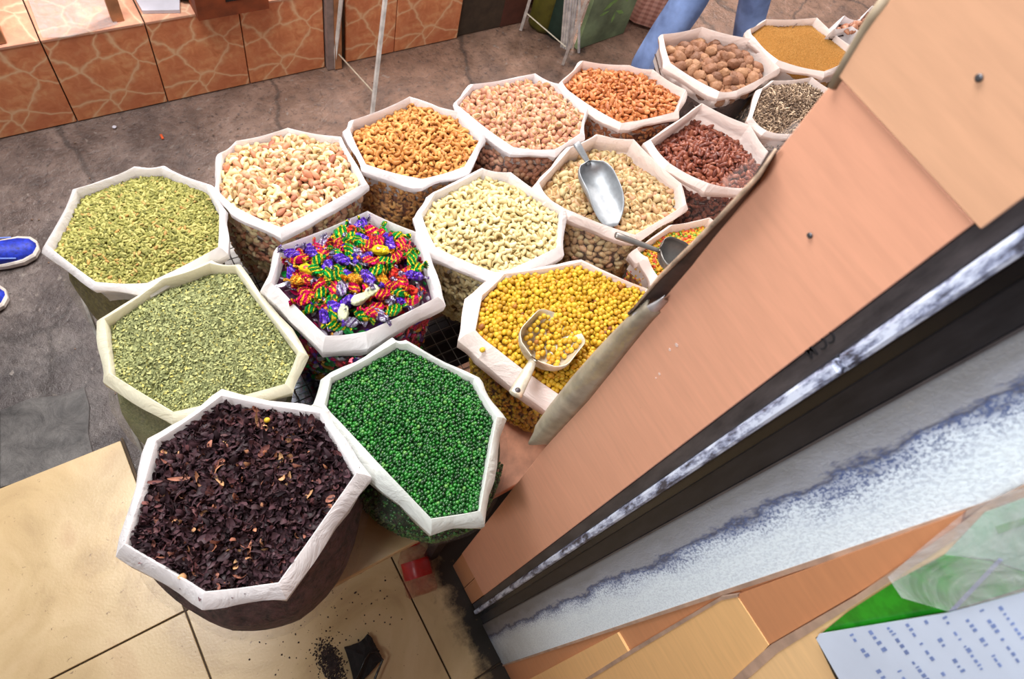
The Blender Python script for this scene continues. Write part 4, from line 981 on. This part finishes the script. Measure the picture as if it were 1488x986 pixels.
# the black clip on the floor
p = at(520, 950, .02)
cl = empty('black_brush', (p.x, p.y, .006), 'small black bristly block with a bent wire handle on the shop floor', 'brush')
bm = bmesh.new(); pts = [at(x, y, .03) for x, y in [(500, 940), (520, 934), (534, 921), (540, 926), (548, 942), (556, 956), (545, 968), (530, 985), (516, 1000), (508, 960)]]
a = [bm.verts.new(q) for q in pts]; b = [bm.verts.new((q.x, q.y, .0075)) for q in pts]; c0 = bm.verts.new(sum(pts, Vector()) / len(pts) + Vector((0, 0, .008)))
for i in range(len(a)):
    j = (i + 1) % len(a); bm.faces.new((a[i], a[j], c0)); bm.faces.new((a[i], b[i], b[j], a[j]))
bmesh.ops.subdivide_edges(bm, edges=bm.edges[:], cuts=2, use_grid_fill=True)
for v in bm.verts:
    if v.co.z > .009: v.co += Vector((noise.noise(v.co * 200), noise.noise(v.co * 190), noise.noise(v.co * 210))) * .004
setpar(obj('bristle_block', bm, MAT['char']), cl)
bm = bmesh.new(); tube(bm, [at(515, 996, .05), at(530, 958, .055), at(537, 948, .056), at(545, 947, .055), at(556, 958, .05), at(545, 985, .045), at(540, 1000, .04)], .003, 8)
setpar(obj('wire_handle', bm, MAT['blackp'], None, True), cl)
# spilled dark powder
n = 1500; c0 = at(480, 962, .007); Pp = np.column_stack([rng.normal(c0.x, .013, n), rng.normal(c0.y, .026, n), np.full(n, .0075)])
Pp2 = np.column_stack([rng.normal(c0.x + .02, .09, 160), rng.normal(c0.y + .04, .07, 160), np.full(160, .0075)]); Pp = np.vstack([Pp, Pp2]); Pp = Pp[Pp[:, 0] < .37]; Q, _ = rots(len(Pp), 1); 
tag(link('spilled_powder', mesh_np('spilled_powder', *scatter_arrays(t_octa(.006), Pp * 1, Q, rng.uniform(.2, 1.0, len(Pp)))), MAT['powder']), 'dark crumbs spilled on the cream floor tile beside the black brush', 'crumbs', None, 'stuff')
# litter on the street
n = 140; Pl = np.column_stack([rng.uniform(-.9, 1.6, n), rng.uniform(1.0, 2.0, n), np.full(n, .0)]); Q, _ = rots(n, 1)
tag(link('street_grit', mesh_np('street_grit', *scatter_arrays(t_octa(.008), Pl, Q, rng.uniform(.2, 1, n))), plain('grit', (120, 96, 80), .9, 0, 5, .6)), 'small grit and crumbs scattered on the street paving', 'grit', None, 'stuff')
bm = bmesh.new(); q = at(166, 184, .003); lathe(bm, [(.006, 0), (.007, .003), (.003, .006)], (q.x, q.y), 7); tag(obj('paper_scrap', bm, MAT['paper']), 'tiny white paper scrap on the paving at the left', 'scrap')
bm = bmesh.new(); q = at(235, 198, .003); box(bm, q.x - .004, q.x + .004, q.y - .012, q.y + .01, 0, .005, .001); tag(obj('food_scrap', bm, MAT['orangeplastic']), 'small orange scrap on the paving near the green pods', 'scrap')

# ================================================================== ACROSS THE STREET
def stand(label, a0, a1, b0, b1, br0, br1):
    t = empty('folding_stand', (a0.x, a0.y, 0), label, 'stand')
    for u, v in ((a0, a1), (b0, b1)):
        bm = bmesh.new(); tube(bm, [u, u + (v - u) * 2.2], .0085, 4); setpar(obj('leg', bm, MAT['whitepaint']), t)
    bm = bmesh.new(); tube(bm, [br0, br1], .0028, 5); setpar(obj('brace', bm, MAT['alud']), t)
stand('white folding stand with thin legs against the tiled wall', at(540, 172, 0), at(560, -4, .42), at(486, 98, 0), at(496, -4, .33), at(487, 73, .07), at(544, 136, .08))
stand('white folding stand with thin legs beside the green board', at(818, 93, 0), at(851, 2, .4), at(757, 43, 0), at(771, -4, .2), at(766, 20, .12), at(822, 68, .1))
for i in range(6):
    bm = bmesh.new(); a = at(816 + i * 3.4 + (8 if i == 5 else 0), 68 + (8 if i == 5 else (i % 3) * 1.5), 0); b = at(822 + i * 4.0, -4, .28); tube(bm, [a, a + (b - a) * 1.8], .006, 5)
    tag(obj('wooden_stick', bm, MAT['whitepaint']), 'thin pale stick leaning in the bundle beside the green board', 'stick', 'pale sticks leaning by the green board')
# upright board with leaf print
a, b, c_, d_ = at(838, 72, 0), at(906, 48, 0), at(921, -2, .25), at(853, -2, .3)
bd = empty('printed_board', tuple(a), 'dull green upright board printed with leaves beside the white sticks', 'board')
ub = (Vector((b.x, b.y, 0)) - Vector((a.x, a.y, 0))); nrm = Vector((ub.y, -ub.x, 0)).normalized()
setpar(prism('panel', [a, b, Vector((b.x, b.y, .75)), Vector((a.x, a.y, .75))], -nrm * .02, MAT['clothg']), bd)
bm = bmesh.new(); un = ub.normalized()
for cx, cz, l, an in ((.12, .2, .09, .6), (.16, .24, .1, 1.2), (.2, .22, .09, 2.2), (.2, .14, .07, 2.7), (.1, .16, .06, .2), (.17, .12, .06, 1.6)):
    o_ = a + un * cx + Vector((0, 0, cz)) + nrm * .001; dx = un * math.cos(an) + Vector((0, 0, math.sin(an))); dy = -un * math.sin(an) + Vector((0, 0, math.cos(an)))
    bm.faces.new([bm.verts.new(o_ + dx * l * t + dy * l * w_) for t, w_ in ((-.5, 0), (-.1, -.14), (.5, 0), (-.1, .14))])
setpar(obj('leaf_print', bm, MAT['leafg']), bd)
def bag(name, x, y, rx, ry, h, mat, label, cat='bag'):
    bm = bmesh.new(); n = 16; rings = []
    for z, s in ((0, .85), (.02, 1), (h * .5, 1.06), (h * .85, .95), (h, .6)):
        rings.append([bm.verts.new((x + rx * s * math.cos(t) * (1 + .08 * math.sin(5 * t + z * 20)), y + ry * s * math.sin(t) * (1 + .08 * math.cos(4 * t + z * 30)), z)) for t in (2 * PI * k / n for k in range(n))])
    for a, b in zip(rings, rings[1:]):
        for k in range(n): bm.faces.new((a[k], a[(k + 1) % n], b[(k + 1) % n], b[k]))
    bm.faces.new(rings[0][::-1]); bm.faces.new(rings[-1]); return tag(obj(name, bm, mat, None, True), label, cat)
q = at(796, 50, 0); bag('cloth_bag', q.x, q.y + .06, .06, .06, .5, MAT['oliveb'], 'dark olive bag standing between the two stand legs')
q = at(811, 62, 0); bag('cloth_bag', q.x + .02, q.y + .06, .05, .06, .55, MAT['darkgreen'], 'dark green bag standing behind the pale sticks')
q = at(780, 20, 0); bag('cloth_bag', q.x + .05, q.y + .15, .12, .1, .6, MAT['maroon'], 'dark brown bag in the shade at the end of the tiled wall')
ck = M('checked_cloth'); v = ck.pos(); 
wx = ck.node('ShaderNodeTexWave', bands_direction='Z', i={'Vector': v, 'Scale': 14}).outputs['Fac']; wy = ck.node('ShaderNodeTexWave', bands_direction='DIAGONAL', i={'Vector': ck.pos((1, 0, 0)), 'Scale': 22}).outputs['Fac']
ck.set(col=ck.mix(.5, ck.ramp(wx, [(.4, (244, 190, 170)), (.7, (196, 132, 118))]), ck.ramp(wy, [(.4, (248, 196, 176)), (.7, (204, 140, 122))])), rough=.9)
a, b = at(928, 58, 0), at(952, 52, 0)
bag('checked_bag', (a.x + .17), (a.y + .22), .19, .2, .65, ck.m, 'upright bag of pink checked cloth beside the leg in blue jeans')
q = at(914, 30, 0); bag('dark_bag', q.x - .02, q.y + .12, .035, .04, .6, MAT['purpledark'], 'dark mauve bag between the green board and the checked bag')

# on the ledge
zl = HW + .005
def on_ledge(px, py): return at(px, py, zl)
a = on_ledge(287, 27); b = on_ledge(392, 13)
ob = empty('carton', (a.x, a.y, zl), 'brown carton with a black label on the tiled ledge', 'box')
setpar(boxo('box_body', a.x, b.x, min(a.y, b.y) + .0, a.y + .3, zl, zl + .2, MAT['cardboard'], None, .002), ob)
lb1 = ony(328, 3, min(a.y, b.y) - .001); lb2 = ony(352, -6, min(a.y, b.y) - .001)
setpar(boxo('black_label', lb1.x, lb2.x, min(a.y, b.y) - .002, min(a.y, b.y), lb1.z, lb1.z + .06, MAT['blackp']), ob)
a = on_ledge(258, 22); bag('black_bag', a.x + .06, a.y + .14, .07, .1, .16, MAT['blackp'], 'black bag on the tiled ledge left of the brown carton').location = (0, 0, zl)
pts = [on_ledge(x, y) for x, y in [(196, -30), (199, 4), (208, 20), (262, 19), (262, -30)]]
tag(prism('paper_sheet', pts, (0, 0, .012), MAT['paper']), 'crumpled pale lilac paper on the tiled ledge', 'paper')
a = on_ledge(164, 33); b = on_ledge(181, 30); t_ = ony(157, -20, a.y)
tag(boxo('wooden_post', a.x, b.x, a.y, a.y + .03, zl, zl + .5, MAT['wood']), 'light wooden post standing on the tiled ledge', 'post')
a = on_ledge(-6, 66); b = on_ledge(12, 66)
tag(boxo('wooden_crate', a.x - .1, b.x, a.y, a.y + .2, zl, zl + .3, MAT['wood'], None, .002), 'edge of a brown wooden crate on the ledge at the left edge', 'crate')
pts = [on_ledge(x, y) for x, y in [(62, 56), (100, 54), (172, 36), (150, -20), (34, -20)]]
tag(prism('plastic_sheet', pts, (0, 0, .003), MAT['sleeve']), 'clear plastic sheet lying on the ledge tiles', 'plastic sheet')

# ================================================================== PEOPLE
def skin(name, J, E, mat, parent, root=0, sub=2):
    me = D.meshes.new(name); me.from_pydata([j[0] for j in J], E, []); o = D.objects.new(name, me); C.objects.link(o)
    m = o.modifiers.new('skin', 'SKIN'); m.use_smooth_shade = True
    for i, v in enumerate(me.skin_vertices[0].data):
        r = J[i][1]; v.radius = (r, r) if not isinstance(r, tuple) else r; v.use_root = i == root
    s = o.modifiers.new('sub', 'SUBSURF'); s.levels = s.render_levels = sub
    dg = bpy.context.evaluated_depsgraph_get(); me2 = D.meshes.new_from_object(o.evaluated_get(dg)); D.objects.remove(o)
    o = link(name, me2, mat); setpar(o, parent); return o
def shoe(parent, heel, toe, mat):
    d = (toe - heel); L = d.length; x = d.normalized(); y = Vector((0, 0, 1)).cross(x); M4 = Matrix.Translation(heel) @ Matrix((x, y, Vector((0, 0, 1)))).transposed().to_4x4()
    st = [(0, .028, .075), (.12, .036, .085), (.3, .037, .09), (.42, .036, .082), (.55, .040, .066), (.7, .046, .052), (.85, .046, .042), (.95, .034, .034), (1.0, .012, .02)]
    bm = bmesh.new(); n = 14; rings = []
    for s, w_, h in st:
        rings.append([bm.verts.new(M4 @ Vector((s * L, math.cos(t) * w_ * (1.0 if math.sin(t) < .3 else .85), .018 + max(0, math.sin(t)) * (h - .012) + min(0, math.sin(t)) * .004))) for t in (2 * PI * k / n for k in range(n))])
    for a, b in zip(rings, rings[1:]):
        for k in range(n): bm.faces.new((a[k], a[(k + 1) % n], b[(k + 1) % n], b[k]))
    bm.faces.new(rings[0][::-1]); bm.faces.new(rings[-1])
    u = setpar(obj('shoe', bm, mat, None, True), parent)
    bm = bmesh.new(); rings = []
    for z, e in ((0, .0), (.008, .004), (.02, .004), (.024, .0)):
        ring = []
        for side in (1, -1):
            for s, w_, h in (st if side == 1 else st[::-1]):
                ring.append(bm.verts.new(M4 @ Vector((s * L + (e if s > .9 else -e if s < .05 else 0), side * (w_ + e), z + .0005))))
        rings.append(ring)
    m = len(rings[0])
    for a, b in zip(rings, rings[1:]):
        for k in range(m): bm.faces.new((a[k], a[(k + 1) % m], b[(k + 1) % m], b[k]))
    bm.faces.new(rings[0][::-1]); bm.faces.new(rings[-1])
    so = obj('sole', bm, MAT['sole']); so.parent = u; so.matrix_parent_inverse = Matrix.Identity(4)
    so.matrix_parent_inverse = (Matrix.Translation(parent.location) @ Matrix.Translation(-Vector(parent.location)))
    for k in range(4):
        bm = bmesh.new(); s = .36 + k * .07; h = .092 - k * .009
        tube(bm, [M4 @ Vector((s * L, -.026, h - .012)), M4 @ Vector((s * L + .006, 0, h + .004)), M4 @ Vector((s * L, .026, h - .012))], .0028, 6)
        l = obj('lace', bm, MAT['shoelight']); l.parent = u
    bm = bmesh.new()
    for sd in (-1, 1): tube(bm, [M4 @ Vector((.42 * L, sd * .037, .03)), M4 @ Vector((.52 * L, sd * .040, .048)), M4 @ Vector((.64 * L, sd * .038, .052)), M4 @ Vector((.8 * L, sd * .040, .034))], .002, 6)
    l = obj('trim', bm, MAT['shoelight']); l.parent = u
def person(label, fl, fr, kl, kr, hipc, face, jm, shm, sl=None, sr=None):
    """fl/fr ankle points, kl/kr knees, hipc pelvis, face = heading"""
    root = empty('person', (hipc.x, hipc.y, 0), label, 'person')
    fwd = Vector((math.cos(face), math.sin(face), 0)); side = Vector((-fwd.y, fwd.x, 0)); up = Vector((0, 0, 1))
    hl, hr = hipc + side * .1, hipc - side * .1; ch = hipc + up * .42 + fwd * .02; nk = hipc + up * .58 + fwd * .02; hd = nk + up * .16 + fwd * .02
    J = [(hipc, .11), (hl - up * .04, .08), (kl, .052), (kl.lerp(fl, .35), .052), (fl, .034), (hr - up * .04, .08), (kr, .052), (kr.lerp(fr, .35), .052), (fr, .034), (hipc + up * .2, .115), (ch, .125), (nk, .05), (hd - up * .05, .07), (hd + up * .05, .085), (hd + up * .12, .06)]
    E = [(0, 1), (1, 2), (2, 3), (3, 4), (0, 5), (5, 6), (6, 7), (7, 8), (0, 9), (9, 10), (10, 11), (11, 12), (12, 13), (13, 14)]
    for sgn in (1, -1):
        sh = ch + side * .18 * sgn + up * .08; el = sh - up * .28 + side * .04 * sgn; wr_ = el - up * .2 + fwd * .14; n0 = len(J)
        J += [(sh, .055), (el, .042), (wr_, .028), (wr_ + fwd * .05 - up * .05, .032)]; E += [(10, n0), (n0, n0 + 1), (n0 + 1, n0 + 2), (n0 + 2, n0 + 3)]
        palm = n0 + 3; pc = J[palm][0]
        for f in range(4):
            a = pc + fwd * .035 - up * .02 + side * (.027 - f * .018); b = a + fwd * .03 - up * .025; J += [(a, .009), (b, .0085), (b - up * .022 + fwd * .005, .0075)]; E += [(palm, len(J) - 3), (len(J) - 3, len(J) - 2), (len(J) - 2, len(J) - 1)]
        a = pc - side * .035 * sgn + fwd * .01; J += [(a, .010), (a + fwd * .03 - up * .015, .008)]; E += [(palm, len(J) - 2), (len(J) - 2, len(J) - 1)]
    skin('body', J, E, MAT['skin'], root)
    skin('jeans', [(hipc, .13), (hl - up * .04, .098), (hl.lerp(kl, .5), .085), (kl, .070), (kl.lerp(fl, .4), .068), (fl.lerp(kl, .12), .055), (hr - up * .04, .098), (hr.lerp(kr, .5), .085), (kr, .070), (kr.lerp(fr, .4), .068), (fr.lerp(kr, .12), .055), (hipc + up * .1, .125)],
         [(0, 1), (1, 2), (2, 3), (3, 4), (4, 5), (0, 6), (6, 7), (7, 8), (8, 9), (9, 10), (0, 11)], jm, root)
    J = [(hipc + up * .06, .14), (hipc + up * .22, .13), (ch, .14), (nk - up * .04, .07)]; E = [(0, 1), (1, 2), (2, 3)]
    for sgn in (1, -1):
        sh = ch + side * .18 * sgn + up * .08; el = sh - up * .28 + side * .04 * sgn; n0 = len(J); J += [(sh, .068), (sh.lerp(el, .7), .058)]; E += [(2, n0), (n0, n0 + 1)]
    skin('shirt', J, E, MAT['shirt'], root)
    bm = bmesh.new(); bmesh.ops.create_uvsphere(bm, u_segments=16, v_segments=10, radius=.1)
    for v in bm.verts:
        if v.co.z < -.01: v.co.z *= .5
        v.co = v.co * 1.02; v.co.y *= .9
    bmesh.ops.translate(bm, verts=bm.verts[:], vec=hd + up * .07 - fwd * .015); setpar(obj('hair', bm, MAT['hair'], None, True), root)
    for sgn in (1, -1):
        bm = bmesh.new(); bmesh.ops.create_uvsphere(bm, u_segments=8, v_segments=6, radius=.011); bmesh.ops.translate(bm, verts=bm.verts[:], vec=hd + up * .03 + fwd * .085 + side * .03 * sgn); setpar(obj('eye', bm, MAT['whitepaint'], None, True), root)
    bm = bmesh.new(); tube(bm, [hd + fwd * .085 + up * .02, hd + fwd * .11 - up * .01, hd + fwd * .085 - up * .015], [.008, .012, .01], 6); setpar(obj('nose', bm, MAT['skin'], None, True), root)
    for ft, s_ in ((fl, sl), (fr, sr)):
        heel = s_[0] if s_ else Vector((ft.x, ft.y, 0)) - fwd * .07; toe = s_[1] if s_ else heel + fwd * .28
        shoe(root, heel, toe, shm)
    return root
# walking away in jeans, seen from the shin up behind the back row
k1 = at(1004, -2, .52); f1 = at(914, 128, .1); k2 = at(1104, -30, .52); f2 = at(1074, 96, .1)
hip = (k1 + k2) / 2 + Vector((.10, .12, 0)); hip.z = .92
person('person walking past in light blue jeans behind the back row of sacks', f1, f2, k1, k2, hip, .9, MAT['jeans'], MAT['shoelight'])
# blue trainers at the left edge
t1 = at(57, 362, .0); t2 = at(12, 432, .0); h1 = t1 + Vector((-.285, .0, 0)) + Vector((0, .02, 0)); h2 = t2 + Vector((-.285, .02, 0))
f1 = h1 + Vector((.06, 0, .1)); f2 = h2 + Vector((.06, 0, .1)); hip = (f1 + f2) / 2; hip.z = .92; hip.x -= .05
person('person in bright blue trainers with white soles standing at the left edge', f1, f2, Vector((f1.x + .02, f1.y, .5)), Vector((f2.x + .02, f2.y, .5)), hip, 0.0, MAT['darkgreen'], MAT['shoe'], (h1, t1), (h2, t2))
print('objects', len(D.objects))
